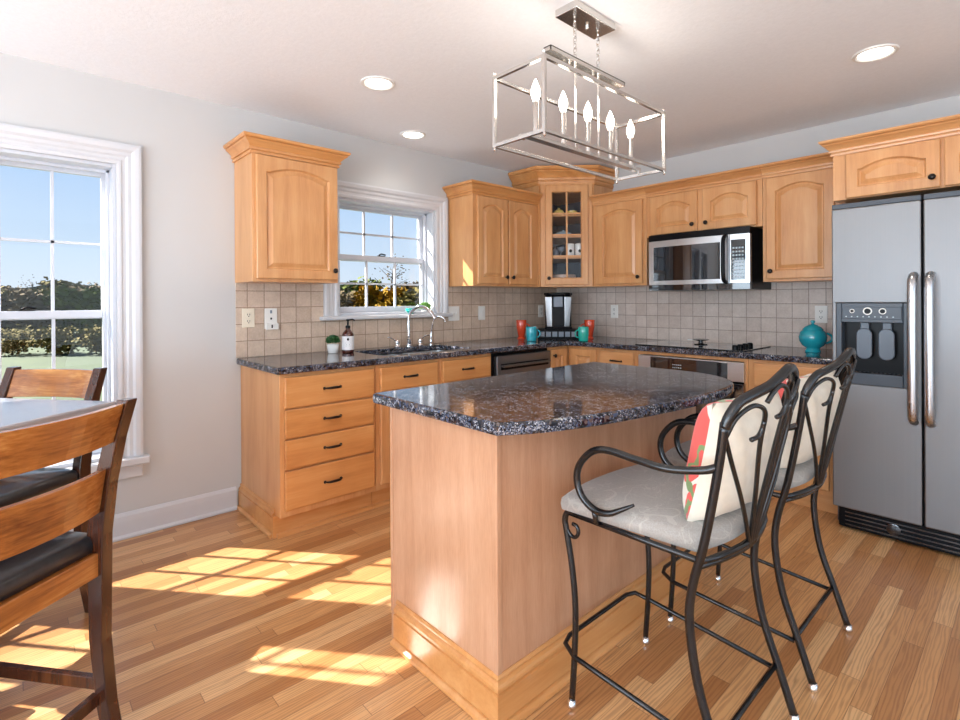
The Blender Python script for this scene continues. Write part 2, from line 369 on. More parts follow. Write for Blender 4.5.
def knob(c, n, parent):
    n = Vector(n).normalized(); c = Vector(c); q = n.to_track_quat('Z', 'Y')
    b = MB().lathe([(.006, 0), (.005, .012), (.012, .016), (.016, .021), (.015, .026), (.008, .030), (.001, .031)], n=16)
    return MB().add([q @ Vector(p)+c for p in b.v], b.f).build('knob', M['bronze'], parent, smooth=True)
def pull(c, u, n, parent, w=.096):
    c = Vector(c); u = Vector(u).normalized(); n = Vector(n).normalized(); pts = []; mb = MB()
    for k in range(13):
        s = k/12*2-1; pts.append(c+u*(s*w/2)+n*(.026*(1-s**4)+.003)+Vector((0, 0, .003*(1-s*s))))
    mb.tube(pts, [.0045+.003*math.sin(PI*k/12) for k in range(13)])
    for s in (-1, 1):
        q = n.to_track_quat('Z', 'Y'); b = MB().lathe([(.009, 0), (.008, .004), (.004, .007)], n=10)
        mb.add([q @ Vector(p)+c+u*(s*w/2) for p in b.v], b.f)
    return mb.build('handle', M['bronze'], parent, smooth=True)
def smoothpts(pts, n=6):
    """Catmull-Rom through pts"""
    P = [Vector(p) for p in pts]; out = []
    for i in range(len(P)-1):
        p0 = P[i-1] if i else P[i]*2-P[i+1]; p1, p2 = P[i], P[i+1]; p3 = P[i+2] if i+2 < len(P) else P[i+1]*2-P[i]
        for k in range(n):
            t = k/n; out.append(.5*((2*p1)+(p2-p0)*t+(2*p0-5*p1+4*p2-p3)*t*t+(3*p1-p0-3*p2+p3)*t**3))
    out.append(P[-1]); return out

# ------------------------------------------------------------------ room shell
XR, YR, H = 6.0, -7.0, 2.44
struct(MB().box(-.2, XR+.2, YR-.2, .2, -.1, 0).build('floor', M['floor']), 'glossy honey oak strip floor with sun patches', 'floor')
struct(MB().box(-.2, XR+.2, YR-.2, .2, H, H+.1).build('ceiling', M['ceil']), 'white lightly textured ceiling', 'ceiling')
# openings in the left wall: (y0, y1, z0, z1)
WT = .20
OPEN = [(-5.30, -4.565, .43, 1.99), (-4.385, -3.672, .43, 1.99), (-2.400, -1.545, 1.155, 1.985)]
def wall_with_holes(name, u0, u1, holes, mk, label):
    mb = MB(); xs = sorted({u0, u1, *[h[0] for h in holes], *[h[1] for h in holes]})
    for a, b in zip(xs[:-1], xs[1:]):
        hs = sorted([(h[2], h[3]) for h in holes if h[0] <= a+1e-6 and h[1] >= b-1e-6]); z = 0
        for z0, z1 in hs:
            if z0 > z: mk(mb, a, b, z, z0)
            z = z1
        mk(mb, a, b, z, H)
    return struct(mb.build(name, M['wall']), label, 'wall')
wall_with_holes('wall_left', YR, 0, OPEN, lambda m, a, b, z0, z1: m.box(-WT, 0, a, b, z0, z1), 'light greige wall with the windows')
struct(MB().box(-WT, XR, 0, .2, 0, H).build('wall_back', M['wall']), 'grey wall behind the range cabinets', 'wall')
wall_with_holes('wall_rear', -.2, XR+.2, [(.8, 5.2, .05, 2.12)], lambda m, a, b, z0, z1: m.box(a, b, YR-.2, YR, z0, z1), 'wall behind the camera')
wall_with_holes('wall_right', YR, .2, [(-5.4, -1.0, .05, 2.12)], lambda m, a, b, z0, z1: m.box(XR, XR+.2, a, b, z0, z1), 'wall on the right beyond the refrigerator')

# baseboard on the left wall
bp = [(0, 0), (.016, 0), (.030, .002), (.030, .012), (.018, .022), (.016, .09), (.014, .118), (.009, .128), (.006, .135), (0, .135)]
mb = MB(); sweep(mb, bp, [(0, YR+.01), (0, -3.08)], side=1)
struct(mb.build('baseboard_left', M['white_trim']), 'white baseboard along the left wall', 'baseboard')

CAS = [(0, 0), (0, .014), (.012, .017), (.020, .017), (.026, .012), (.040, .012), (.050, .018), (.066, .018), (.078, .028), (.098, .032), (.110, .030), (.110, 0)]
def sash(y0, y1, z0, z1, x0, x1, stile, bot, top, cols, rows, parent, name='sash'):
    mb = MB(); mb.box(x0, x1, y0, y0+stile, z0, z1); mb.box(x0, x1, y1-stile, y1, z0, z1)
    mb.box(x0, x1, y0+stile, y1-stile, z0, z0+bot); mb.box(x0, x1, y0+stile, y1-stile, z1-top, z1)
    s = mb.build(name, M['vinyl'], parent, bev=.003)
    gy0, gy1, gz0, gz1 = y0+stile, y1-stile, z0+bot, z1-top; xm = (x0+x1)/2; m = MB(); w = .007
    for i in range(1, cols): yy = gy0+(gy1-gy0)*i/cols; m.box(xm-.008, xm+.008, yy-w, yy+w, gz0, gz1)
    for i in range(1, rows): zz = gz0+(gz1-gz0)*i/rows; m.box(xm-.008, xm+.008, gy0, gy1, zz-w, zz+w)
    m.build('muntin', M['vinyl'], s)
    MB().box(xm-.002, xm+.002, gy0, gy1, gz0, gz1).build('glass', M['glass'], s)
    return s
def lock(y, z, x, s):
    mb = MB().box(x-.012, x+.012, y-.03, y+.03, z, z+.006)
    mb.tube(smoothpts([(x, y-.02, z+.008), (x+.004, y, z+.018), (x+.008, y+.035, z+.012)], 4), .005)
    return mb.build('latch', M['bronze'], s, smooth='auto')
def window(idx, o, zmid, label, cols=3, casL=True, casR=True, ext=.03):
    y0, y1, z0, z1 = o
    root = thing('window_%d' % idx, label, 'window', (0, (y0+y1)/2, z0)); root['kind'] = 'structure'
    # vinyl jamb liner all around inside the wall
    m = MB(); j = .018
    m.box(-.195, -.002, y0, y0+j, z0, z1); m.box(-.195, -.002, y1-j, y1, z0, z1); m.box(-.195, -.002, y0+j, y1-j, z1-j, z1); m.box(-.195, -.002, y0+j, y1-j, z0, z0+j)
    # stops
    for x in (-.112,):
        m.box(x, x+.02, y0+j, y0+j+.014, z0+j, z1-j); m.box(x, x+.02, y1-j-.014, y1-j, z0+j, z1-j); m.box(x, x+.02, y0+j, y1-j, z1-j-.016, z1-j)
    m.build('jamb', M['vinyl'], root, bev=.002)
    s = sash(y0+j, y1-j, zmid, z1-j, -.182, -.150, .030, .036, .030, cols, 2, root, 'upper_sash')
    s2 = sash(y0+j, y1-j, z0+j, zmid+.045, -.148, -.114, .030, .042, .040, cols, 2, root, 'lower_sash')
    lock((y0+y1)/2, zmid+.045, -.125, s2)
    return root
r1 = window(1, OPEN[1], 1.172, 'white double-hung window beside the dining table', 3)
r2 = window(2, OPEN[0], 1.172, 'second dining window, next to the first', 3)
r3 = window(3, OPEN[2], 1.555, 'white double-hung window over the kitchen sink', 3)
def casing(y0, y1, z0, z1, root, horn=.03, st=.042, apron=.07):
    m = MB(); sweep(m, CAS, [(y0, z0), (y0, z1), (y1, z1), (y1, z0)], side=-1, plane='yz'); m.build('casing', M['white_trim'], root)
    m = MB().box(-.10, .055, y0-.11-horn, y1+.11+horn, z0-st, z0-.0005); m.build('stool', M['white_trim'], root, bev=.008)
    if apron: MB().box(0, .018, y0-.11, y1+.11, z0-st-apron, z0-st).build('apron', M['white_trim'], root, bev=.004)
casing(-5.30, -3.672, .43, 1.99, r1)
MB().box(-.12, .02, -4.565, -4.385, .43, 1.99).build('mullion', M['white_trim'], r1, bev=.003)
casing(-2.400, -1.545, 1.155, 1.985, r3, st=.028, apron=0)

# tile backsplash
struct(MB().box(0, .008, -3.076, -2.512, .914, 1.372).build('trim_1', M['tile_l']), 'beige square tile backsplash left of the sink window', 'backsplash')
struct(MB().box(0, .008, -2.512, -1.433, .914, 1.127).build('trim_2', M['tile_l']), 'beige square tile backsplash below the sink window', 'backsplash')
struct(MB().box(0, .008, -1.433, 0, .914, 1.372).build('trim_3', M['tile_l']), 'beige square tile backsplash right of the sink window', 'backsplash')
struct(MB().box(.008, 2.52, -.008, 0, .914, 1.372).build('trim_4', M['tile_b']), 'beige square tile backsplash along the range wall', 'backsplash')

# ------------------------------------------------------------------ wall cabinets
CROWN = [(0, 0), (.010, 0), (.012, .010), (.006, .013), (.008, .018), (.018, .020), (.020, .030), (.014, .034), (.020, .042), (.034, .056), (.046, .064), (.050, .070), (.044, .073), (.056, .076), (.062, .084), (.062, .094), (0, .094)]
def crown(path, z, parent, side=1, sc=1.0, mat=None):
    m = MB(); sweep(m, [(a*sc, b*sc) for a, b in CROWN], path, side=side, at=z)
    return m.build('crown', mat or M['maple_h'], parent)
def wall_cab_left(y0, y1, z0, z1, doors, label, knobside, crown_path, group=None):
    root = thing('wall_cabinet', label, 'cabinet', (0, (y0+y1)/2, z0), 0, group); D = .305
    MB().box(0.002, D, y0, y1, z0, z1).build('body', M['maple'], root, bev=.002)
    for k, (a, b) in enumerate(doors):
        d = frame_mb((D+.001, a, z0+.018), (0, 1, 0), (1, 0, 0), b-a, z1-z0-.036, arch=.035).build('door', M['maple'], root)
        ky = b-.028 if knobside[k] > 0 else a+.028
        knob((D+.021, ky, z0+.075), (1, 0, 0), d)
    crown(crown_path, z1-.012, root, side=1)
    return root
wall_cab_left(-3.079, -2.556, 1.372, 2.112, [(-3.060, -2.564)], 'single-door maple wall cabinet left of the sink window', [1],
              [(.002, -3.079), (.305, -3.079), (.305, -2.556), (.002, -2.556)])
wall_cab_left(-1.408, -.640, 1.372, 2.104, [(-1.370, -1.035), (-1.018, -.690)], 'two-door maple wall cabinet right of the sink window', [1, -1],
              [(.002, -1.408), (.305, -1.408), (.305, -.640)])
# corner cabinet: five-sided, hollow behind a glazed door
A0, B0 = Vector((.325, -.625)), Vector((.645, -.305))
CZ0, CZ1 = 1.372, 2.285
root = thing('corner_cabinet', 'tall diagonal corner wall cabinet with a glazed door', 'cabinet', (.25, -.25, CZ0))
poly = [(.010, -.010), (.010, -.638), (.318, -.638), (.660, -.296), (.660, -.010)]
m = MB()
def panel(m, a, b, z0, z1, th=.016):
    a = Vector(a); b = Vector(b); d = (b-a).normalized(); n = Vector((-d.y, d.x))*th
    m.prism([tuple(a), tuple(b), tuple(b+n), tuple(a+n)], z0, z1)
m.box(.010, .326, -.638, -.622, CZ0, CZ1); m.box(.644, .660, -.304, -.010, CZ0, CZ1)
m.box(.010, .020, -.622, -.010, CZ0, CZ1); m.box(.020, .644, -.020, -.010, CZ0, CZ1)
ip_ = [(.020, -.020), (.020, -.622), (.318, -.622), (.644, -.296), (.644, -.020)]; m.prism(ip_, CZ0+.0005, CZ0+.018); m.prism(ip_, CZ1-.08, CZ1-.001)
m.build('body', M['maple'], root)
dg = (B0-A0).normalized(); ng = Vector((dg.y, -dg.x)); L = (B0-A0).length
def dpt(s, d): p = A0+dg*s+ng*d; return (p.x, p.y)
m = MB()
for s0, s1, z0, z1 in [(0, .052, CZ0, CZ1), (L-.052, L, CZ0, CZ1), (.052, L-.052, CZ0, CZ0+.03), (.052, L-.052, CZ1-.03, CZ1)]:
    m.prism([dpt(s0, -.002), dpt(s1, -.002), dpt(s1, .016), dpt(s0, .016)], z0, z1)
m.build('face_frame', M['maple'], root, bev=.002)
o = dpt(.040, .017); DW = L-.080; DH = .872
door = frame_mb((o[0], o[1], CZ0+.018), (dg.x, dg.y, 0), (ng.x, ng.y, 0), DW, DH, 0, hole=True, stile=.055).build('door', M['maple'], root)
m = MB(); g0, g1 = .040+.063, .040+DW-.063; gz0, gz1 = CZ0+.018+.063, CZ0+.018+DH-.063
mid = (g0+g1)/2
m.prism([dpt(mid-.007, .020), dpt(mid+.007, .020), dpt(mid+.007, .034), dpt(mid-.007, .034)], gz0, gz1)
for k in range(1, 4):
    zz = gz0+(gz1-gz0)*k/4; m.prism([dpt(g0, .020), dpt(g1, .020), dpt(g1, .033), dpt(g0, .033)], zz-.008, zz+.008)
m.build('muntin', M['maple'], door)
MB().prism([dpt(g0, .024), dpt(g1, .024), dpt(g1, .027), dpt(g0, .027)], gz0, gz1).build('glass', M['glass'], door)
kp = dpt(.068, .037); knob((kp[0], kp[1], CZ0+.075), (ng.x, ng.y, 0), door)
SH = [CZ0+.018+.063+(gz1-gz0)*k/4-.006 for k in range(1, 4)]
ipoly = [(.022, -.022), (.022, -.618), (.318, -.618), (.640, -.300), (.640, -.022)]
for z in SH: MB().prism(ipoly, z-.012, z).build('shelf', M['maple'], root)
MB().prism([(.021, -.021), (.021, -.620), (.024, -.620), (.024, -.024), (.642, -.024), (.642, -.021)], CZ0+.02, CZ1-.082).build('back_panel', M['void'], root)
m = MB(); path = [(.010, -.638), (.318, -.638), (.660, -.296), (.660, -.010)]
sweep(m, [(a*1.15, b*1.52) for a, b in CROWN], path, side=1, at=CZ1-.004); m.build('crown', M['maple_h'], root)
m = MB(); sweep(m, [(0, 0), (.006, 0), (.010, .008), (.006, .016), (0, .016)], path, side=1, at=2.268); m.build('bead', M['maple_h'], root)

# back wall uppers
def wall_cab_back(name, x0, x1, z0, z1, D, doors, label, crown_path=None, ztop=None, group=None, cside=1, arch=.035, csc=.92, zpad=.018):
    r = thing(name, label, 'cabinet', ((x0+x1)/2, 0, z0), 0, group)
    MB().box(x0, x1, -D, -.002, z0, z1).build('body', M['maple'], r, bev=.002)
    for a, b, ks in doors:
        d = frame_mb((a, -D-.001, z0+zpad), (1, 0, 0), (0, -1, 0), b-a, z1-z0-zpad-.018, arch=arch).build('door', M['maple'], r)
        kx = b-.03 if ks > 0 else a+.03
        knob((kx, -D-.021, z0+zpad+.052), (0, -1, 0), d)
    if crown_path: crown(crown_path, z1-.012, r, side=cside, sc=csc, mat=M['maple_hx'])
    return r
UZ = 2.085
wall_cab_back('wall_cabinet', .662, 1.172, 1.372, UZ, .312, [(.708, 1.140, 1)], 'single-door maple wall cabinet between corner cabinet and microwave', [(.662, -.312), (1.172, -.312)])
wall_cab_back('wall_cabinet', 1.174, 2.034, 1.752, UZ, .312, [(1.215, 1.590, 1), (1.632, 2.002, -1)], 'short two-door maple wall cabinet above the microwave', [(1.174, -.312), (2.034, -.312)], arch=.04, zpad=.012)
wall_cab_back('wall_cabinet', 2.036, 2.508, 1.372, UZ, .312, [(2.062, 2.452, -1)], 'single-door maple wall cabinet between microwave and refrigerator', [(2.036, -.312), (2.508, -.312)])
over_fridge = wall_cab_back('wall_cabinet', 2.510, 3.50, 1.815, 2.082, .61, [(2.575, 2.975, 1), (2.990, 3.42, 1)], 'deep two-door maple cabinet above the refrigerator',
              [(2.510, -.33), (2.510, -.61), (3.50, -.61)], arch=.035, zpad=.004)
MB().box(3.478, 3.50, -.61, -.004, 0, 1.814).build('side_panel', M['maple'], over_fridge)

# ------------------------------------------------------------------ base cabinets
BZ = .874
def base_left(name, y0, y1, label, parts, kick=True, group=None):
    r = thing(name, label, 'cabinet', (.3, (y0+y1)/2, 0), 0, group)
    m = MB()
    if 'sink' in label: m.box(.004, .61, y0, y1, .115, .69); m.box(.58, .61, y0, y1, .69, BZ); m.box(.004, .58, y0, y0+.018, .69, BZ); m.box(.004, .58, y1-.018, y1, .69, BZ)
    else: m.box(.004, .61, y0, y1, .115, BZ)
    m.build('body', M['maple'], r, bev=.0015)
    if kick: MB().box(.03, .545, y0, y1, 0, .115).build('toe_kick', M['maple_h'], r)
    for kind, a, b, z0, z1 in parts:
        if kind == 'drawer':
            d = frame_mb((.611, a, z0), (0, 1, 0), (1, 0, 0), b-a, z1-z0, flat=True).build('drawer', M['maple_h'], r)
            pull((.631, (a+b)/2, (z0+z1)/2+.002), (0, 1, 0), (1, 0, 0), d)
        else:
            d = frame_mb((.611, a, z0), (0, 1, 0), (1, 0, 0), b-a, z1-z0, flat=False).build('door', M['maple'], r)
            knob((.631, a+.03 if kind == 'doorL' else b-.03, z1-.05), (1, 0, 0), d)
    return r
r = base_left('base_cabinet', -3.05, -2.475, 'maple base cabinet with a stack of four drawers at the counter end',
              [('drawer', -3.028, -2.492, .692, .855), ('drawer', -3.028, -2.492, .532, .683), ('drawer', -3.028, -2.492, .368, .523), ('drawer', -3.028, -2.492, .150, .358)])
# stepped skirt moulding on the exposed end, returning under the front
SK = [(0, 0), (.030, 0), (.034, .006), (.031, .014), (.022, .021), (.014, .023), (.018, .026), (.018, .104), (.010, .107), (.016, .111), (.016, .120), (.012, .128), (.004, .134), (.008, .138), (.008, .143), (.003, .150), (0, .150)]
m = MB(); sweep(m, SK, [(.006, -3.051), (.545, -3.051)], side=1); m.build('skirt', M['maple_h'], r)
m = MB(); sweep(m, [(0, 0), (.020, 0), (.018, .014), (.010, .020), (0, .022)], [(.560, -3.051), (.560, -2.476)], side=1)
m.box(.545, .560, -3.069, -2.476, 0, .115); m.build('kick_moulding', M['maple_h'], r)
r = base_left('base_cabinet', -2.473, -1.512, 'maple sink base cabinet with two shallow drawer fronts over doors',
          [('drawer', -2.447, -2.010, .712, .855), ('drawer', -1.968, -1.530, .712, .855), ('doorR', -2.447, -2.010, .150, .700), ('doorL', -1.968, -1.530, .150, .700)])
m = MB(); sweep(m, [(0, 0), (.020, 0), (.018, .014), (.010, .020), (0, .022)], [(.560, -2.472), (.560, -1.513)], side=1)
m.box(.545, .560, -2.472, -1.513, 0, .115); m.build('kick_moulding', M['maple_h'], r)
base_left('base_cabinet', -.868, -.612, 'narrow maple base cabinet door in the corner beside the dishwasher', [('doorL', -.855, -.655, .150, .855)])
# dishwasher
r = thing('dishwasher', 'stainless dishwasher under the counter right of the sink', 'dishwasher', (.3, -1.19, 0))
MB().box(.02, .600, -1.508, -.872, .10, .868).build('tub', M['black'], r)
MB().box(.08, .56, -1.50, -.88, 0, .10).build('toe_panel', M['black'], r)
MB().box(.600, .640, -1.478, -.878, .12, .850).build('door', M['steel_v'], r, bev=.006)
m = MB().box(.6402, .648, -1.44, -.91, .745, .79); m.build('handle_recess', M['black'], r, bev=.002)
m = MB().tube([(.665, -1.44, .775), (.665, -.915, .775)], .010); m.box(.640, .665, -1.44, -1.425, .768, .782); m.box(.640, .665, -.93, -.915, .768, .782); m.build('handle', M['steel_v'], r, smooth='auto')

def base_back(name, x0, x1, label, parts):
    r = thing(name, label, 'cabinet', ((x0+x1)/2, -.3, 0))
    MB().box(x0, x1, -.61, -.004, .115, BZ).build('body', M['maple'], r, bev=.0015)
    MB().box(x0, x1, -.545, -.03, 0, .115).build('toe_kick', M['maple_hx'], r)
    for kind, a, b, z0, z1 in parts:
        if kind == 'drawer':
            d = frame_mb((a, -.611, z0), (1, 0, 0), (0, -1, 0), b-a, z1-z0, flat=True).build('drawer', M['maple_hx'], r)
            pull(((a+b)/2, -.631, (z0+z1)/2), (1, 0, 0), (0, -1, 0), d)
        elif kind == 'panel': frame_mb((a, -.611, z0), (1, 0, 0), (0, -1, 0), b-a, z1-z0, flat=True).build('front_panel', M['maple_hx'], r)
        else:
            d = frame_mb((a, -.611, z0), (1, 0, 0), (0, -1, 0), b-a, z1-z0).build('door', M['maple'], r)
            if kind != 'plain': knob((a+.03 if kind == 'doorL' else b-.03, -.631, z1-.05), (0, -1, 0), d)
    return r
base_back('base_cabinet', .612, .915, 'maple corner base cabinet door on the range wall', [('plain', .650, .900, .150, .855)])
base_back('base_cabinet', .917, 1.262, 'maple base cabinet with top drawer left of the oven', [('drawer', .935, 1.235, .712, .855), ('doorR', .935, 1.235, .150, .700)])
base_back('base_cabinet', 2.050, 2.512, 'maple base cabinet between oven and refrigerator', [('drawer', 2.085, 2.490, .712, .855), ('doorL', 2.085, 2.490, .150, .700)])
# shallow shelf drawer hidden above the oven: the oven's cabinet
r = thing('oven_cabinet', 'maple cabinet surround holding the wall oven under the cooktop', 'cabinet', (1.656, -.3, 0))
m = MB().box(1.264, 1.290, -.61, -.004, .115, BZ); m.box(2.022, 2.048, -.61, -.004, .115, BZ); m.box(1.290, 2.022, -.61, -.004, .115, .165); m.box(1.290, 2.022, -.61, -.56, .852, BZ)
m.build('body', M['maple'], r, bev=.0015); MB().box(1.264, 2.048, -.545, -.03, 0, .115).build('toe_kick', M['maple_hx'], r)
r = thing('oven', 'built-in oven with black glass front below the cooktop', 'oven', (1.656, -.3, .166))
MB().box(1.296, 2.016, -.600, -.03, .17, .848).build('housing', M['black'], r)
MB().box(1.284, 2.030, -.648, -.601, .17, .712).build('door', M['black_gloss'], r, bev=.004)
m = MB().box(1.284, 2.030, -.640, -.601, .722, .848); cp = m.build('control_panel', M['steel'], r, bev=.004)
MB().box(1.385, 1.930, -.646, -.6402, .730, .842).build('display', M['black_gloss'], cp, bev=.002)
m = MB()
for k in range(5):
    for q in range(2): m.box(1.555+k*.014, 1.563+k*.014, -.6472, -.6461, .775+q*.02, .781+q*.02)
m.build('keypad', M['print'], cp)
m = MB().tube([(1.33, -.685, .675), (1.985, -.685, .675)], .011); m.box(1.345, 1.365, -.685, -.646, .668, .682); m.box(1.95, 1.97, -.685, -.646, .668, .682); m.build('handle', M['steel'], r, smooth='auto')

# ------------------------------------------------------------------ countertop with the sink cut out
def poly_with_hole(outer, holes, z0, z1):
    bm = bmesh.new(); es = []
    for loop in [outer]+holes:
        vs = [bm.verts.new((x, y, z1)) for x, y in loop]; es += [bm.edges.new((vs[i], vs[(i+1) % len(vs)])) for i in range(len(vs))]
    bmesh.ops.triangle_fill(bm, use_beauty=True, edges=es)
    r = bmesh.ops.extrude_face_region(bm, geom=list(bm.faces)); vs = [g for g in r['geom'] if isinstance(g, bmesh.types.BMVert)]
    bmesh.ops.translate(bm, vec=(0, 0, z0-z1), verts=vs); bmesh.ops.recalc_face_normals(bm, faces=bm.faces)
    mb = MB(); bm.verts.index_update(); mb.add([v.co[:] for v in bm.verts], [[v.index for v in f.verts] for f in bm.faces]); bm.free(); return mb
def rrect(x0, x1, y0, y1, r, n=5):
    out = []
    for cx, cy, a0 in ((x1-r, y1-r, 0), (x0+r, y1-r, 90), (x0+r, y0+r, 180), (x1-r, y0+r, 270)):
        out += [(cx+r*math.cos(math.radians(a0+90*k/n)), cy+r*math.sin(math.radians(a0+90*k/n))) for k in range(n+1)]
    return out
SX0, SX1, SY0, SY1 = .13, .55, -2.36, -1.62
ct = poly_with_hole([(.009, -3.078), (.648, -3.078), (.648, -.70), (.66, -.665), (.70, -.648), (2.516, -.648), (2.516, -.010), (.009, -.010)],
                    [rrect(SX0, SX1, SY0, SY1, .06)], .876, .914).build('countertop', M['granite'], None, bev=.010)
tag(ct, 'speckled dark granite countertop running along both walls', 'countertop')
r = thing('sink', 'double-bowl undermount sink in front of the kitchen window', 'sink', (.34, -1.99, .70))
for ya, yb in ((SY0-.004, -2.02), (-2.0, SY1+.004)):
    m = MB(); a = rrect(SX0-.004, SX1+.004, ya, yb, .05); b = rrect(SX0+.012, SX1-.012, ya+.016, yb-.016, .04); c = rrect(SX0+.022, SX1-.022, ya+.026, yb-.026, .03); n = len(a)
    m.add([(x, y, .875) for x, y in a]+[(x, y, .873) for x, y in b]+[(x, y, .71) for x, y in c]+[(x, y, .70) for x, y in c],
          [(k*n+i, k*n+(i+1) % n, (k+1)*n+(i+1) % n, (k+1)*n+i) for k in range(2) for i in range(n)]+[tuple(2*n+i for i in range(n))])
    bo = m.build('bowl', M['steel'], r, smooth='auto'); mm = bo.modifiers.new('solid', 'SOLIDIFY'); mm.thickness = .003
    MB().lathe([(.038, .7112), (.036, .7145), (.02, .7135), (.001, .7135)], ((SX0+SX1)/2, (ya+yb)/2, 0)).build('drain', M['chrome'], bo, smooth='auto')

# faucet
fx, fy = .070, -1.855
r = thing('faucet', 'tall chrome gooseneck kitchen faucet with two lever handles', 'faucet', (fx, fy, .914))
MB().lathe([(.026, .0), (.026, .008), (.018, .014), (.016, .05), (.019, .056), (.013, .064)], (fx, fy, .914)).build('base', M['chrome'], r, smooth='auto')
pts = smoothpts([(fx, fy, .97), (fx, fy, 1.12), (fx+.02, fy+.01, 1.175), (fx+.09, fy+.035, 1.215), (fx+.17, fy+.06, 1.19), (fx+.225, fy+.08, 1.12)], 6)
MB().tube(pts, .011, 12).build('spout', M['chrome'], r, smooth=True)
for s in (-1, 1):
    cy = fy+s*.105
    m = MB().lathe([(.023, 0), (.023, .006), (.015, .012), (.017, .03), (.019, .04), (.012, .052), (.004, .056)], (fx, cy, .914))
    m.tube(smoothpts([(fx, cy, .960), (fx-.004, cy+s*.03, .975), (fx, cy+s*.065, .990), (fx, cy+s*.085, .988)], 4), [.008]*4+[.006]*9)
    m.build('lever_handle', M['chrome'], r, smooth=True)
r = thing('filter_faucet', 'small slim chrome filtered-water faucet right of the main faucet', 'faucet', (.075, -1.650, .914))
MB().lathe([(.016, 0), (.016, .006), (.010, .012), (.012, .03), (.006, .05)], (.075, -1.650, .914)).build('base', M['chrome'], r, smooth='auto')
MB().tube(smoothpts([(.075, -1.650, .955), (.078, -1.645, 1.03), (.10, -1.645, 1.10), (.135, -1.628, 1.135), (.175, -1.60, 1.12), (.19, -1.595, 1.09)], 5), .006, 10).build('spout', M['chrome'], r, smooth=True)

# cooktop
r = thing('cooktop', 'black glass cooktop set in the granite below the microwave', 'cooktop', (1.60, -.33, .914))
MB().box(1.225, 2.005, -.585, -.075, .9142, .921).build('glass_top', M['black_gloss'], r, bev=.002)
m = MB()
for cx, cy, rad in ((1.40, -.44, .08), (1.40, -.21, .10), (1.72, -.45, .10), (1.72, -.21, .08)):
    MB().lathe([(rad, .9211), (rad, .9214), (rad-.004, .9214), (rad-.004, .9211)], (cx, cy, 0), 40, cap=False).build('burner_ring', M['mgrey'], r)
for k in range(4):
    MB().lathe([(.020, .9212), (.020, .938), (.016, .948), (.006, .950)], (1.925-.0*k, -.50+k*.085, 0), 16).build('knob', M['black'], r, smooth='auto')
r = thing('spoon_rest', 'small black two-tiered rest on the cooktop', 'spoon rest', (1.62, -.30, .9215))
m = MB().lathe([(.045, .9215), (.05, .927), (.018, .932), (.014, .945), (.05, .953), (.062, .958), (.060, .960), (.012, .951)], (1.60, -.30, 0)); m.build('stand', M['black_gloss'], r, smooth='auto')
MB().obox((1.545, -.325, .955), .030, .012, .004, .3).build('tab', M['porcelain'], r, bev=.002)

# microwave
r = thing('microwave', 'stainless and black over-the-range microwave', 'microwave', (1.63, -.2, 1.325))
MB().box(1.246, 1.988, -.372, -.004, 1.325, 1.750).build('body', M['black'], r, bev=.003)
def bow(x0, x1, z0, z1, y, depth, dy, n=14, X0=1.246, X1=1.988):
    m = MB(); vs = []; fs = []
    for i in range(n+1):
        x = x0+(x1-x0)*i/n; s = (x-X0)/(X1-X0)*2-1; yy = y-dy*(1-s*s)
        vs += [(x, yy, z0), (x, yy, z1), (x, yy+depth, z1), (x, yy+depth, z0)]
    for i in range(n):
        for k in range(4): fs.append((i*4+k, i*4+(k+1) % 4, (i+1)*4+(k+1) % 4, (i+1)*4+k))
    fs += [(0, 1, 2, 3), (n*4+3, n*4+2, n*4+1, n*4)]; return m.add(vs, fs)
bow(1.246, 1.860, 1.368, 1.702, -.412, .038, .028).build('door', M['steel'], r, smooth='auto')
bow(1.290, 1.800, 1.398, 1.655, -.4135, .002, .028).build('window_glass', M['black_gloss'], r, smooth='auto')
bow(1.864, 1.988, 1.368, 1.702, -.412, .038, .028).build('control_panel', M['steel'], r, smooth='auto')
kp_ = bow(1.872, 1.962, 1.388, 1.665, -.4135, .002, .028).build('keypad_glass', M['black_gloss'], r, smooth='auto')
m = MB()
for i in range(4):
    for k in range(9): m.add(*(lambda b: (b.v, b.f))(MB().box(1.882+i*.019, 1.894+i*.019, -.4155-.028*(1-((1.888+i*.019-1.246)/.742*2-1)**2), -.4138-.028*(1-((1.888+i*.019-1.246)/.742*2-1)**2), 1.402+k*.025, 1.413+k*.025)))
m.build('keypad', M['print'], r)
bow(1.246, 1.988, 1.704, 1.750, -.412, .038, .028).build('top_vent', M['black'], r, smooth='auto')
bow(1.246, 1.988, 1.325, 1.366, -.412, .038, .028).build('bottom_grille', M['black_gloss'], r, smooth='auto')
m = MB().tube(smoothpts([(1.840, -.436, 1.372), (1.840, -.478, 1.400), (1.840, -.484, 1.53), (1.840, -.478, 1.665), (1.840, -.436, 1.695)], 5), .014, 10); m.build('handle', M['black'], r, smooth=True)

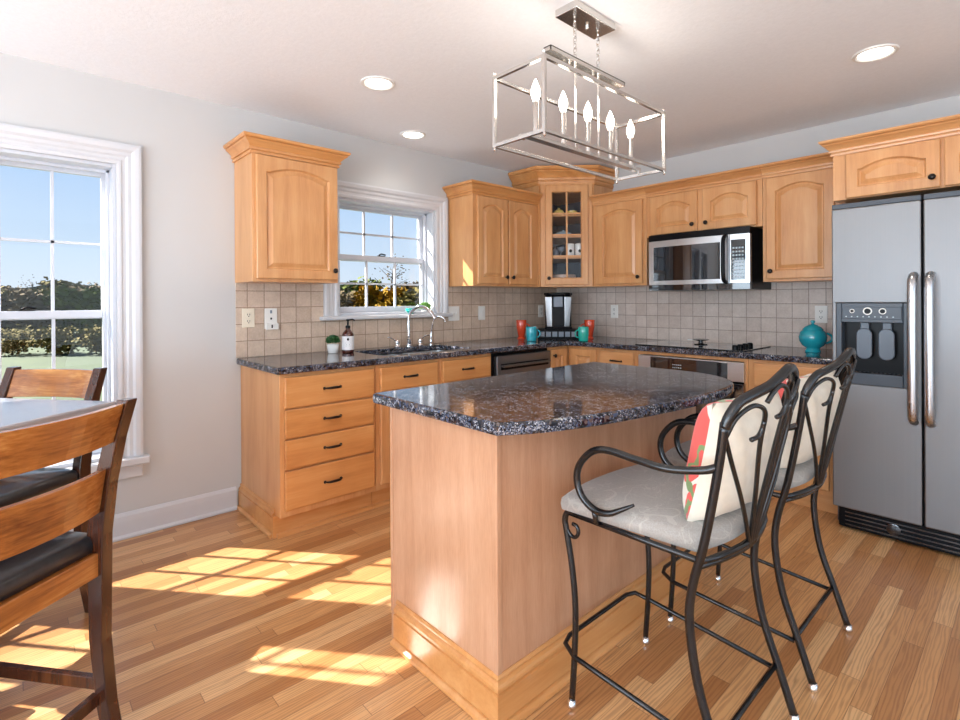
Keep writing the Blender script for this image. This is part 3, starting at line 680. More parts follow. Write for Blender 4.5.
# ------------------------------------------------------------------ refrigerator
FX0, FX1, FS = 2.540, 3.452, 2.921
r = thing('refrigerator', 'stainless side-by-side refrigerator with ice and water dispenser', 'refrigerator', (3.0, -.4, 0))
MB().box(FX0+.004, FX1-.004, -.690, -.03, .02, 1.745).build('body', M['dgrey'], r, bev=.004)
def fdoor(x0, x1, hole=None):
    m = MB(); z0, z1, y0, y1 = .125, 1.742, -.770, -.700
    if hole is None: m.box(x0, x1, y0, y1, z0, z1)
    else:
        a, b, c, d = hole; m.box(x0, a, y0, y1, z0, z1); m.box(b, x1, y0, y1, z0, z1); m.box(a, b, y0, y1, z0, c); m.box(a, b, y0, y1, d, z1); m.box(a, b, y1-.008, y1, c, d)
        bm = bmesh.new(); vs = [bm.verts.new(v) for v in m.v]
    return m
d1 = poly_with_hole([(FX0, .125), (FS-.004, .125), (FS-.004, 1.742), (FX0, 1.742)], [[(2.560, .802), (2.866, .802), (2.866, 1.232), (2.560, 1.232)]], 0, .07)
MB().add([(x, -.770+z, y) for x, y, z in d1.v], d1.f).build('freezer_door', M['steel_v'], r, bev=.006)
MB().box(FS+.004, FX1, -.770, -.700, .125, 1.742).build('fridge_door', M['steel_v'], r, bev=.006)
for x0, x1 in ((FX0, FS-.004), (FS+.004, FX1)):
    MB().box(x0, x1, -.764, -.690, 1.7425, 1.770).build('hinge_cover', M['dgrey'], r, bev=.004)
g = MB().box(FX0+.02, FX1-.02, -.735, -.68, .012, .118).build('base_grille', M['black'], r, bev=.003)
m = MB()
for k in range(4): m.box(FX0+.05, FX1-.05, -.741, -.7352, .026+k*.022, .034+k*.022)
m.build('louver', M['black_gloss'], g)
m = MB(); b = MB().lathe([(.030, 0), (.030, .006), (.024, .008), (.001, .008)], n=24); m.add([(x+2.80, -.742-z, y+.065) for x, y, z in b.v], b.f); m.build('filter_cap', M['black_gloss'], g, smooth='auto')
for hx in (2.889, 2.953):
    m = MB().tube(smoothpts([(hx, -.772, .640), (hx, -.800, .648), (hx, -.832, .68), (hx, -.842, .80), (hx, -.844, 1.0), (hx, -.842, 1.20), (hx, -.832, 1.33), (hx, -.800, 1.362), (hx, -.772, 1.370)], 4), .019, 12)
    m.build('handle', M['handle'], r, smooth=True)
# dispenser
d = MB(); d.box(2.560, 2.866, -.700, -.688, .802, 1.232)
d.box(2.560, 2.585, -.772, -.700, .802, 1.232); d.box(2.846, 2.866, -.772, -.700, .802, 1.232); d.box(2.585, 2.846, -.778, -.700, .802, .862); d.box(2.585, 2.846, -.776, -.700, 1.130, 1.232)
dd = d.build('dispenser', M['dgrey'], r, bev=.003)
MB().box(2.586, 2.845, -.7045, -.7005, .863, 1.129).build('recess', M['black'], dd)
MB().box(2.590, 2.842, -.782, -.7765, 1.148, 1.212).build('control_strip', M['dgrey'], dd, bev=.002)
for cx, rad in ((2.635, .011), (2.702, .020), (2.765, .016)):
    b = MB().lathe([(rad, 0), (rad, .004), (rad*.72, .004), (rad*.68, .002), (.001, .002)], n=24)
    q_ = MB().add([(x+cx, -.7822-z, y+1.190) for x, y, z in b.v], b.f).build('dial', M['white_plastic'], dd, smooth='auto')
    MB().add([(x*.7+cx, -.7850-z*.3, y*.7+1.190) for x, y, z in b.v], b.f).build('dial_cap', M['black'], q_)
m = MB()
for k in range(9): m.box(2.605+k*.025, 2.611+k*.025, -.7830, -.7822, 1.158, 1.163)
m.build('indicator', M['print'], dd)
for cx in (2.680, 2.775):
    m = MB(); pr_ = rrect(cx-.034, cx+.034, .935, 1.098, .032); n = len(pr_)
    m.add([(x, -.752, z) for x, z in pr_]+[(x, -.735, z) for x, z in pr_], [tuple(range(n)), tuple(range(2*n-1, n-1, -1))]+[(i, (i+1) % n, n+(i+1) % n, n+i) for i in range(n)])
    m.box(cx-.02, cx+.02, -.735, -.705, 1.06, 1.13); m.build('paddle', M['paddle'], dd, bev=.004)
m = MB()
for k in range(14): m.box(2.592+k*.018, 2.602+k*.018, -.765, -.702, .8622, .866)
m.box(2.59, 2.842, -.770, -.765, .8622, .868); m.build('drip_grate', M['black_gloss'], dd)

# ------------------------------------------------------------------ island
IX0, IX1, IY0, IY1 = 1.668, 2.240, -3.050, -1.765
r = thing('island_cabinet', 'maple kitchen island cabinet with plain veneer end and moulded skirt', 'island', ((IX0+IX1)/2, (IY0+IY1)/2, 0))
MB().box(IX0+.005, IX1, IY0, IY1, .0, .8755).build('body', M['birch'], r)
m = MB().box(IX1-.016, IX1+.003, IY0-.003, IY0+.016, .02, .8755); m.box(IX0+.005, IX0+.022, IY0-.003, IY0+.012, .10, .8755)
m.build('corner_trim', M['birch'], r, bev=.002)
m = MB(); sweep(m, [(a, b*1.05) for a, b in SK], [(IX0+.045, IY0), (IX1, IY0), (IX1, IY1)], side=1); m.build('skirt', M['maple_h'], r)
ys = [IY0+.006, -2.42, -1.80]
for a, b in zip(ys[:-1], ys[1:]):
    d_ = frame_mb((IX0+.004, b-.004, .125), (0, -1, 0), (-1, 0, 0), b-a-.008, .735).build('door', M['maple'], r)
MB().box(IX0+.0, IX0+.006, IY0, IY1, .115, .875).build('face_frame', M['maple'], r)
top = [(1.628, -3.103), (2.292, -3.103)]
curve = smoothpts([(2.292, -3.103, 0), (2.36, -2.985, 0), (2.420, -2.80, 0), (2.468, -2.55, 0), (2.498, -2.28, 0), (2.497, -2.05, 0), (2.462, -1.90, 0), (2.385, -1.79, 0), (2.26, -1.715, 0), (2.12, -1.695, 0)], 5)
top = [(1.628, -3.103)]+[(p.x, p.y) for p in curve]+[(1.628, -1.695)]
tag(MB().prism(top, .876, .914).build('island_countertop', M['granite'], None, bev=.010), 'speckled dark granite island top with a bowed seating edge', 'countertop')

# ------------------------------------------------------------------ bar stools
def bar_stool(label, yc, group='wrought-iron counter stools'):
    r = thing('bar_stool', label, 'stool', (2.58, yc, 0), 0, group)
    X = lambda x: x-2.58
    BW = .218
    iron = M['iron']; B = lambda mb, nm, p=r, mat=iron, **k: mb.build(nm, mat, p, world=False, **{'smooth': True, **k})
    backx = lambda z: 2.745+(z-.62)*.255 if z > .62 else 2.745
    rear = [(2.825, 0), (2.782, .13), (2.735, .27), (2.713, .42), (2.722, .52), (2.748, .62), (2.772, .74), (2.792, .86), (2.803, .945)]
    front = [(2.338, 0), (2.350, .16), (2.354, .30), (2.343, .42), (2.322, .53), (2.316, .565), (2.328, .592), (2.352, .598)]
    for s in (-1, 1):
        y = s*BW
        l = B(MB().tube(smoothpts([(X(a), y, b+.012) for a, b in rear], 4), .0115, 10), 'back_leg')
        B(MB().lathe([(.008, 0), (.015, .004), (.015, .012), (.0118, .026)], (X(2.823), y, 0), 12), 'foot_glide', l, M['chrome'])
        l = B(MB().tube(smoothpts([(X(a), y, b+.010) for a, b in front], 4), .0095, 10), 'front_leg')
        B(MB().lathe([(.008, 0), (.015, .004), (.015, .012), (.0105, .026)], (X(2.338), y, 0), 12), 'foot_glide', l, M['chrome'])
        sc = [(X(2.318), y, .555), (X(2.335), y, .535), (X(2.352), y, .530), (X(2.366), y, .545), (X(2.362), y, .566), (X(2.345), y, .570)]
        B(MB().tube(smoothpts(sc, 5), .006, 8), 'scroll', l)
        ya = s*(BW+.030)
        arm = [(X(2.785), s*BW, .845), (X(2.75), s*(BW+.01), .832), (X(2.67), ya, .822), (X(2.58), ya, .826), (X(2.496), ya, .832), (X(2.44), ya, .818), (X(2.395), ya, .770),
               (X(2.385), ya, .720), (X(2.405), ya, .675), (X(2.45), ya, .650), (X(2.495), ya, .654), (X(2.53), s*(BW+.02), .672), (X(2.56), s*(BW+.005), .690)]
        ap = smoothpts(arm, 5); nn = len(ap); B(MB().tube(ap, [.0105 if i < nn-14 else .0105-(i-nn+14)*.0005 for i in range(nn)], 10), 'arm')
        B(MB().tube([(X(2.445), ya, .650), (X(2.445), s*(BW+.02), .612), (X(2.440), s*(BW-.002), .602)], .008, 8), 'arm_support')
    bowx = lambda s: .078*(1-s*s)
    # seat ring, bowed at the rear
    ring = [(X(2.330), -BW, .600), (X(2.330), BW, .600)]+[(X(2.745)+bowx(k/8*2-1)*.5, -(k/8*2-1)*BW, .600) for k in range(9)]
    B(MB().tube(ring, .009, 8, closed=True), 'seat_frame')
    # cushion
    out = []
    for k in range(13): s = k/12*2-1; out.append((X(2.318)-.030*(1-s*s), s*(BW+.018)))
    for k in range(13): s = 1-k/12*2; out.append((X(2.725)+bowx(s)*.5, s*(BW-.014)))
    n = len(out); cx = X(2.54); vs = []; fs = []
    rings = [(.94, .606), (1.0, .612), (1.012, .630), (1.0, .648), (.93, .658), (.6, .664), (.2, .666)]
    for k, z in rings: vs += [(cx+(x-cx)*k, y*k, z) for x, y in out]
    for q in range(len(rings)-1): fs += [(q*n+i, q*n+(i+1) % n, (q+1)*n+(i+1) % n, (q+1)*n+i) for i in range(n)]
    fs += [tuple(range(n-1, -1, -1)), tuple((len(rings)-1)*n+i for i in range(n))]
    B(MB().add(vs, fs), 'cushion', mat=M['seat'])
    # footrest ring
    zf = .165
    fr_ = [(X(2.770), -BW, zf-.03), (X(2.35), -BW-.004, zf), (X(2.305), -BW+.012, zf+.012), (X(2.292), -BW+.05, zf+.014), (X(2.292), BW-.05, zf+.014), (X(2.305), BW-.012, zf+.012), (X(2.35), BW+.004, zf), (X(2.770), BW, zf-.03)]
    B(MB().tube(fr_, .0075, 8), 'footrest')
    B(MB().tube([(X(2.772), -BW, zf-.02), (X(2.772), BW, zf-.02)], .0075, 8), 'back_stretcher')
    # top rail
    tr_ = [(2.803, -1.0, .945), (2.812, -.975, .975), (2.828, -.88, 1.008), (2.845, -.68, 1.024), (2.862, -.42, 1.040), (2.874, -.22, 1.062), (2.880, 0, 1.078)]
    tr_ += [(x, -s, z) for x, s, z in tr_[-2::-1]]
    B(MB().tube(smoothpts([(X(x), s*BW, z) for x, s, z in tr_], 5), .013, 10), 'top_rail')
    # fan of scrolled bars rising from the middle of the rear seat rail
    def surf(s, z): f_ = .5+.5*min(1, max(0, (z-.6)/.4)); return (X(2.745)+bowx(s)*f_+(max(z, .60)-.60)*(.16 if abs(s) > .5 else .145), s*BW, z)
    for m_ in (-1, 1):
        hook1 = [(.96, .920), (.88, .968), (.72, .996), (.56, .985), (.47, .950), (.50, .916), (.64, .908)]
        hook2 = [(.50, 1.000), (.42, 1.026), (.30, 1.040), (.16, 1.028), (.09, .996), (.13, .964), (.25, .956)]
        bar1 = [(.97, .925), (.85, .86), (.60, .76), (.32, .67), (.08, .590)]
        bar2 = [(.475, .958), (.44, .88), (.26, .74), (.06, .590)]
        bar3 = [(.095, 1.000), (.09, .86), (.05, .70), (.03, .590)]
        for bb in (hook1, hook2, bar1, bar2, bar3): B(MB().tube(smoothpts([surf(m_*s, z) for s, z in bb], 5), .0062, 8), 'back_bar')
    B(MB().tube(smoothpts([(X(2.742)+bowx(k/4-1)*.5, (k/4-1)*BW, .588) for k in range(9)], 2), .008, 8), 'lower_rail')
    return r
bar_stool('black wrought-iron stool with grey cushion nearest the camera', -2.61)
bar_stool('black wrought-iron stool nearest the refrigerator, behind the other stool', -1.99)

def pillow(label, loc, rz, tilt):
    r = thing('throw_pillow', label, 'pillow', loc, rz, 'floral throw pillows on the stools'); n = 18; W_ = .172; T = .074
    def side(sg):
        vs = []; fs = []
        for i in range(n+1):
            for j in range(n+1):
                a = i/n*2-1; b = j/n*2-1; pinch = 1-.055*(1-a*a)*(abs(b) > .999)-.0
                yy = W_*a*(1-.05*(1-abs(b))**0*(1-b*b)*0-.06*(1-b*b)*abs(a)**3); zz = W_*b*(1-.06*(1-a*a)*abs(b)**3)
                th = T*((1-a**4)*(1-b**4))**.55
                wr = .003*math.sin(9*a+4*b)*(1-a*a)
                x = sg*(th+(wr if th > .01 else 0))
                zc = zz+W_; vs.append((x*math.cos(tilt)+zc*math.sin(tilt), yy, zc*math.cos(tilt)-x*math.sin(tilt)))
        for i in range(n):
            for j in range(n): fs.append((i*(n+1)+j, i*(n+1)+j+1, (i+1)*(n+1)+j+1, (i+1)*(n+1)+j))
        return MB().add(vs, fs)
    side(-1).build('floral_front', M['floral'], r, world=False, smooth=True); side(1).build('plain_back', M['cream'], r, world=False, smooth=True)
    return r
pillow('cream pillow with coral flowers on the stool nearest the camera', (2.695, -2.592, .655), math.radians(-7), math.radians(13))
pillow('cream pillow on the stool nearest the refrigerator', (2.695, -1.972, .655), math.radians(-7), math.radians(13))

# ------------------------------------------------------------------ chandelier
r = thing('chandelier', 'brushed nickel open-frame linear chandelier with five candle bulbs', 'chandelier', (2.03, -2.30, 2.44))
MB().box(1.982, 2.092, -2.452, -2.182, 2.408, 2.4395).build('canopy', M['nickel'], r, bev=.003)
cx0, cx1, cy0, cy1, cz0, cz1 = 1.903, 2.151, -2.722, -1.882, 1.850, 2.108; tb = .0065
m = MB()
for x in (cx0, cx1):
    for y in (cy0, cy1):
        m.box(x-tb, x+tb, y-tb, y+tb, cz0-tb, cz1+tb)
        m.add(*(lambda b: (b.v, b.f))(MB().lathe([(.006, 0), (.004, .006), (.007, .012), (.001, .020)], (x, y, cz1+tb), 8)))
        m.add(*(lambda b: (b.v, b.f))(MB().lathe([(.001, -.016), (.006, -.010), (.005, 0)], (x, y, cz0-tb), 8)))
for z in (cz0, cz1):
    for x in (cx0, cx1): m.box(x-tb, x+tb, cy0+tb, cy1-tb, z-tb, z+tb)
    for y in (cy0, cy1): m.box(cx0+tb, cx1-tb, y-tb, y+tb, z-tb, z+tb)
m.build('frame', M['nickel'], r, bev=.001)
m = MB().box(2.018, 2.042, -2.69, -1.90, 1.862, 1.868); m.box(2.014, 2.018, -2.69, -1.90, 1.862, 1.876); m.box(2.042, 2.046, -2.69, -1.90, 1.862, 1.876)
m.box(2.024, 2.036, cy0+tb, -2.69, 1.850, 1.868); m.box(2.024, 2.036, -1.90, cy1-tb, 1.850, 1.868)
tray = m.build('candle_tray', M['nickel'], r)
m = MB(); m.box(2.012, 2.048, -2.560, -2.040, 2.236, 2.240); m.box(2.012, 2.016, -2.560, -2.040, 2.222, 2.240); m.box(2.044, 2.048, -2.560, -2.040, 2.222, 2.240)
m.box(2.012, 2.048, -2.560, -2.556, 2.222, 2.240); m.box(2.012, 2.048, -2.044, -2.040, 2.222, 2.240)
m.build('top_channel', M['nickel'], r)
for y in (-2.384, -2.222): MB().tube([(2.03, y, 1.868), (2.03, y, 2.236)], .0045, 8).build('rod', M['nickel'], r, smooth='auto')
for y in (-2.384, -2.222):
    m = MB(); z = 2.405; k = 0
    m.tube([(2.03, y, 2.408), (2.03, y, 2.390)], .006, 8)
    nl = 7; step = (2.398-2.246)/nl
    for k in range(nl):
        zc = 2.398-step*(k+.5); a = .0075; b = step*.5+.0045; v = Vector((1, 0, 0)) if k % 2 else Vector((0, 1, 0))
        m.tube([Vector((2.03, y, zc))+v*(a*math.cos(q*PI/6))+Vector((0, 0, b*math.sin(q*PI/6))) for q in range(12)], .0018, 6, closed=True)
    m.build('chain', M['nickel'], r, smooth=True)
MB().lathe([(.008, 0), (.008, -.012), (.004, -.018), (.001, -.02)], (2.034, -2.305, 2.408), 12).build('finial', M['nickel'], r, smooth='auto')
for k in range(5):
    y = -2.629+k*.1660
    s = MB().lathe([(.018, 1.868), (.018, 1.876), (.0115, 1.878), (.0115, 2.003), (.009, 2.008)], (2.03, y, 0), 16).build('candle_sleeve', M['nickel'], r, smooth='auto')
    MB().lathe([(.009, 2.006), (.013, 2.018), (.0185, 2.036), (.0175, 2.052), (.011, 2.072), (.004, 2.088), (.001, 2.094)], (2.03, y, 0), 16).build('bulb', M['bulb'], s, smooth=True)
    pl = bpy.data.lights.new('bulb_light', 'POINT'); pl.energy = .7; pl.color = (1, .92, .82); pl.shadow_soft_size = .03
    po = bpy.data.objects.new('bulb_light', pl); COL.objects.link(po); po.location = (2.03, y, 2.125)

# recessed ceiling lights
for lab, (x, y) in (('recessed ceiling light above the drawer stack, largest of the left pair', (.887, -2.612)), ('recessed ceiling light above the kitchen sink', (.295, -1.965)),
             ('recessed ceiling light above the refrigerator side of the room', (2.779, -1.013))):
    r = thing('recessed_light', lab, 'ceiling light', (x, y, H), 0, 'recessed ceiling lights')
    MB().lathe([(.092, 2.4395), (.090, 2.433), (.078, 2.431), (.070, 2.4365), (.070, 2.4395)], (x, y, 0), 32, cap=False).build('trim_ring', M['white_plastic'], r, smooth='auto')
    MB().lathe([(.069, 2.4370), (.066, 2.4355), (.001, 2.4350)], (x, y, 0), 32).build('diffuser', M['diff'], r, smooth='auto')
    l = bpy.data.lights.new('recessed_lamp', 'SPOT'); l.energy = 9; l.spot_size = math.radians(140); l.spot_blend = 1.0; l.shadow_soft_size = .07; l.color = (1, .93, .84)
    lo = bpy.data.objects.new('recessed_lamp', l); COL.objects.link(lo); lo.location = (x, y, 2.425)

# ------------------------------------------------------------------ dining set (turned about 40 degrees)
ea = Vector((.62, -.785)).normalized(); eb = Vector((-.785, -.62)).normalized(); cor = Vector((1.139, -3.824)); TS = 1.05
tc = cor+ea*TS/2+eb*TS/2; trz = math.atan2(ea.y, ea.x)
r = thing('dining_table', 'dark square counter-height dining table with glossy top', 'table', (tc.x, tc.y, 0), trz)
B = lambda mb, nm, mat, p=r, **k: mb.build(nm, mat, p, world=False, **k)
t_ = wood('table_top_sheen', srgb(148, 144, 146), srgb(166, 162, 164), srgb(180, 177, 180), 'x', .16, 1, .8, .5); M['table_top'] = t_  # pale grey base paints the window's reflection over dark wood
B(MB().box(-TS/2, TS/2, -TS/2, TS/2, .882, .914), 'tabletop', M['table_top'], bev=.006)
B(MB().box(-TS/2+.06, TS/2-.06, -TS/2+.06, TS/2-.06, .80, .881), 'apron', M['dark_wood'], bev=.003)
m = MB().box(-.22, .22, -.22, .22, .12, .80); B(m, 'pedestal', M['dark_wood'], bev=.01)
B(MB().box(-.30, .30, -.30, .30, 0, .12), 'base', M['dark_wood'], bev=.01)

def dining_chair(label, p0, p1, inward):
    """p0, p1: tops of the two back posts; inward: unit vector the chair faces"""
    p0 = Vector(p0); p1 = Vector(p1); mid = (p0+p1)/2; fwd = Vector(inward).normalized(); rz = math.atan2(fwd.y, fwd.x)
    # local axes: +x forward, y across; the back posts' tops at x=-.09
    org = mid+fwd*.09
    r = thing('dining_chair', label, 'chair', (org.x, org.y, 0), rz, 'dining chairs'); hw = (p1-p0).length/2
    B = lambda mb, nm, mat, p=r, **k: mb.build(nm, mat, p, world=False, **k)
    def post(y, w=.018):
        cl = [(-.045, .0), (-.020, .12), (0, .30), (0, .60), (-.022, .75), (-.055, .88), (-.092, .985)]
        dep = [.019, .019, .021, .026, .024, .021, .018]
        vs = []; fs = []
        for (x, z), d in zip(cl, dep): vs += [(x-d, y-w, z), (x+d, y-w, z), (x+d, y+w, z), (x-d, y+w, z)]
        for k in range(len(cl)-1): fs += [(k*4+q, k*4+(q+1) % 4, k*4+4+(q+1) % 4, k*4+4+q) for q in range(4)]
        fs += [(3, 2, 1, 0), tuple(4*(len(cl)-1)+q for q in range(4))]
        return MB().add(vs, fs)
    for s in (-1, 1):
        B(post(s*hw), 'back_post', M['dark_wood'], bev=.003)
        m = MB(); x = .40; w = .019
        m.add([(x-w*.8, s*hw-w*.8, 0), (x+w*.8, s*hw-w*.8, 0), (x+w*.8, s*hw+w*.8, 0), (x-w*.8, s*hw+w*.8, 0), (x-w, s*hw-w, .545), (x+w, s*hw-w, .545), (x+w, s*hw+w, .545), (x-w, s*hw+w, .545)],
              [(3, 2, 1, 0), (4, 5, 6, 7), (0, 1, 5, 4), (1, 2, 6, 5), (2, 3, 7, 6), (3, 0, 4, 7)])
        B(m, 'front_leg', M['dark_wood'], bev=.003)
        B(MB().box(.0, .40, s*hw-.010, s*hw+.010, .480, .545), 'side_rail', M['amber_wood'], bev=.002)
        B(MB().box(.0, .40, s*hw-.009, s*hw+.009, .155, .190), 'side_stretcher', M['dark_wood'], bev=.002)
    def slat(z0, z1, xa, xb, bowd=.028, th=.010, top=None):
        m = MB(); vs = []; fs = []; n = 10; y0 = -hw+.016; y1 = hw-.016
        for i in range(n+1):
            s = i/n*2-1; y = y0+(y1-y0)*i/n; bx = -bowd*(1-s*s)
            vs += [(xa+bx-th, y, z0), (xa+bx+th, y, z0), (xb+bx+th, y, z1), (xb+bx-th, y, z1)]
        for i in range(n): fs += [(i*4+k, i*4+(k+1) % 4, i*4+4+(k+1) % 4, i*4+4+k) for k in range(4)]
        fs += [(3, 2, 1, 0), (n*4, n*4+1, n*4+2, n*4+3)]; return m.add(vs, fs)
    B(slat(.865, .975, -.052, -.088), 'top_slat', M['amber_wood2'], bev=.002)
    B(slat(.665, .790, -.006, -.030), 'lower_slat', M['amber_wood2'], bev=.002)
    B(MB().box(-.012, .012, -hw+.015, hw-.015, .485, .550), 'rear_rail', M['amber_wood2'], bev=.002)
    B(MB().box(.388, .412, -hw+.015, hw-.015, .485, .545), 'front_rail', M['amber_wood2'], bev=.002)
    B(MB().box(-.010, .010, -hw+.015, hw-.015, .120, .155), 'rear_stretcher', M['dark_wood'], bev=.002)
    B(MB().box(.385, .405, -hw+.015, hw-.015, .175, .215), 'footrest', M['dark_wood'], bev=.002)
    m = MB(); out = rrect(.006, .435, -hw-.012, hw+.012, .035, 4); cx = .22; n = len(out); vs = []; fs = []
    rings = [(.96, .547), (1.0, .552), (1.01, .572), (.985, .592), (.90, .602), (.5, .608), (.1, .610)]
    for k, z in rings: vs += [(cx+(x-cx)*k, y*k, z) for x, y in out]
    for q in range(len(rings)-1): fs += [(q*n+i, q*n+(i+1) % n, (q+1)*n+(i+1) % n, (q+1)*n+i) for i in range(n)]
    fs += [tuple(range(n-1, -1, -1)), tuple((len(rings)-1)*n+i for i in range(n))]
    B(m.add(vs, fs), 'seat_pad', M['leather'], smooth=True)
    return r
M['amber_wood2'] = wood('distressed_amber_slat', srgb(96, 46, 20), srgb(172, 106, 48), srgb(226, 166, 94), 'y', .22, 1.0, .5, .7)
dining_chair('dark wood dining chair with amber ladder back, nearest the camera', (1.572, -3.858), (1.800, -4.147), (-.785, -.62))
dining_chair('dark wood dining chair beyond the table, in front of the window', (.666, -3.819), (.357, -4.083), (.65, -.76))

# ------------------------------------------------------------------ items on the counter
def mug(name, label, x, y, r0, r1, h, mat, hang, foot=False, handle=True, cat='mug', group=None, z=.9145):
    r = thing(name, label, cat, (x, y, z), 0, group)
    prof = [(r0*.72, 0), (r0*.95, .002), (r0, .012), (r0, .016), (r1*.985, h*.55), (r1, h-.004), (r1-.002, h), (r1-.006, h-.003), (r0-.010, .014), (.001, .012)]
    if foot: prof = [(r0*1.05, 0), (r0*1.08, .006), (r0*.82, .016), (r0*.86, .022), (r1*.93, h*.6), (r1, h-.004), (r1-.002, h), (r1-.006, h-.003), (r0*.7, .03), (.001, .028)]
    MB().lathe(prof, n=24).build('cup', mat, r, world=False, smooth='auto')
    if handle:
        d = Vector((math.cos(hang), math.sin(hang), 0)); c = Vector((0, 0, h*.52)); rr = h*.27
        pts = [c+d*(r1*.88+rr*.95*max(0, math.sin(q*PI/10)))+Vector((0, 0, rr*math.cos(q*PI/10))) for q in range(11)]
        MB().tube(pts, .0055, 8).build('handle', mat, r, world=False, smooth=True)
    return r
mug('tumbler', 'tall orange footed tumbler left of the coffee maker', .158, -.70, .034, .047, .165, M['orange'], .9, True, group='orange and teal cups by the coffee maker')
mug('mug', 'short teal mug left of the coffee maker', .405, -.842, .042, .047, .118, M['teal'], .75, group='orange and teal cups by the coffee maker')
mug('mug', 'short turquoise mug right of the coffee maker', .735, -.565, .040, .045, .118, M['turq'], -2.3, group='orange and teal cups by the coffee maker')
mug('tumbler', 'tall orange footed tumbler right of the coffee maker', .600, -.29, .034, .047, .165, M['orange'], -2.4, True, group='orange and teal cups by the coffee maker')

kx, ky, kz = .372, -.445, .9145; krz = math.radians(39.5)
r = thing('pod_drawer', 'black coffee pod drawer under the coffee maker', 'drawer', (kx, ky, kz), krz)
B = lambda mb, nm, mat, p=None, **k: mb.build(nm, mat, p or r, world=False, **k)
B(MB().box(-.180, .180, -.13, .14, 0, .086), 'case', M['black'], bev=.004)
fr_ = B(MB().box(-.175, .175, -.137, -.1305, .008, .078), 'drawer_front', M['black'], bev=.002)
for k in range(6): B(MB().box(-.162+k*.055, -.162+k*.055+.042, -.1385, -.1372, .022, .066), 'pod_window', M['mgrey'], fr_)
r = thing('coffee_maker', 'black and silver single-serve coffee maker in the corner', 'coffee maker', (kx, ky, kz+.0865), krz)
B(MB().box(-.118, .118, -.115, .13, 0, .018), 'base', M['black'], bev=.006)
m = MB().prism([(-.112, -.02), (.112, -.02), (.118, .05), (.105, .13), (-.105, .13), (-.118, .05)], .018, .295); B(m, 'body', M['black'], bev=.006)
for s in (-1, 1):
    vs = [(s*.055, -.112, .02), (s*.098, -.095, .02), (s*.118, -.095, .285), (s*.055, -.118, .285), (s*.055, -.01, .02), (s*.10, -.01, .02), (s*.122, -.01, .285), (s*.055, -.01, .285)]
    B(MB().add(vs, [(0, 1, 2, 3), (7, 6, 5, 4), (0, 4, 5, 1), (1, 5, 6, 2), (2, 6, 7, 3), (3, 7, 4, 0)]), 'side_panel', M['silver'] if 'silver' in M else M['steel'], bev=.004)
B(MB().box(-.053, .053, -.050, -.02, .02, .20), 'cup_bay', M['dgrey' if False else 'black'])
B(MB().prism([(-.040, -.128), (.040, -.128), (.052, -.03), (-.052, -.03)], .195, .285), 'brew_head', M['mgrey'], bev=.004)
B(MB().prism([(-.125, -.03), (-.10, -.10), (-.06, -.125), (.06, -.125), (.10, -.10), (.125, -.03), (.115, .12), (-.115, .12)], .296, .322), 'lid', M['black'], bev=.008)

r = thing('lidded_pot', 'round teal lidded pot with a ring handle on the counter by the refrigerator', 'pot', (2.318, -.27, .9145))
B = lambda mb, nm, mat, p=None, **k: mb.build(nm, mat, p or r, world=False, **k)
K_ = .87
B(MB().lathe([(a*K_, b) for a, b in [(.050, 0), (.052, .006), (.044, .018), (.046, .026), (.070, .042), (.088, .070), (.092, .095), (.084, .125), (.066, .142), (.060, .144)]], n=32), 'pot', M['teal'], smooth='auto')
l_ = B(MB().lathe([(a*K_, b-.004) for a, b in [(.068, .147), (.066, .152), (.050, .166), (.028, .178), (.012, .182), (.009, .188), (.015, .194), (.015, .202), (.008, .207), (.001, .208)]], n=32), 'lid', M['teal'], smooth='auto')
d = Vector((.8, .45, 0)).normalized()
B(MB().tube([Vector((0, 0, .088))+d*(.066+.042*math.sin(q*PI/12))+Vector((0, 0, .032*math.cos(q*PI/12))) for q in range(13)], .0075, 8), 'handle', M['teal'], smooth=True)
mug('tumbler', 'coral red tumbler tucked behind the teapot against the refrigerator', 2.452, -.13, .034, .048, .165, M['red'], PI, True, handle=False, cat='tumbler')

r = thing('soap_bottle', 'amber pump soap bottle with a white label beside the sink', 'soap bottle', (.200, -2.432, .9145))
bt = B(MB().lathe([(.034, 0), (.038, .004), (.039, .012), (.039, .120), (.034, .134), (.020, .150), (.014, .158), (.014, .166)], n=28), 'bottle', M['amber'], smooth='auto')
B(MB().lathe([(.0396, .022), (.0396, .112)], n=28, cap=False), 'label', M['label'], bt, smooth=True)
# round dark stamp and a line of small print on the paper label, facing the room
m = MB()
fa = math.atan2(-4.11+2.43, 3.33-.2)
for q in range(16):
    a0, a1 = 2*PI*q/16, 2*PI*(q+1)/16; P_ = lambda yy, zz: (.0402*math.cos(fa+yy/.0402), .0402*math.sin(fa+yy/.0402), zz)
    m.add([P_(0, .092), P_(.007*math.cos(a0), .092+.009*math.sin(a0)), P_(.007*math.cos(a1), .092+.009*math.sin(a1))], [(0, 1, 2)])
for k, w in enumerate((.016, .012, .014)):
    m.add([P_(-w, .066-k*.010), P_(w, .066-k*.010), P_(w, .069-k*.010), P_(-w, .069-k*.010)], [(0, 1, 2, 3)])
B(m, 'label_print', M['black'], bt)
p_ = B(MB().lathe([(.016, .163), (.016, .180), (.006, .184), (.006, .210), (.012, .214), (.012, .222), (.002, .225)], n=20), 'pump', M['black'], smooth='auto')
B(MB().tube([(0, 0, .219), (.03*math.cos(1.1), .03*math.sin(1.1), .221), (.045*math.cos(1.1), .045*math.sin(1.1), .214)], .005, 8), 'nozzle', M['black'], p_, smooth=True)

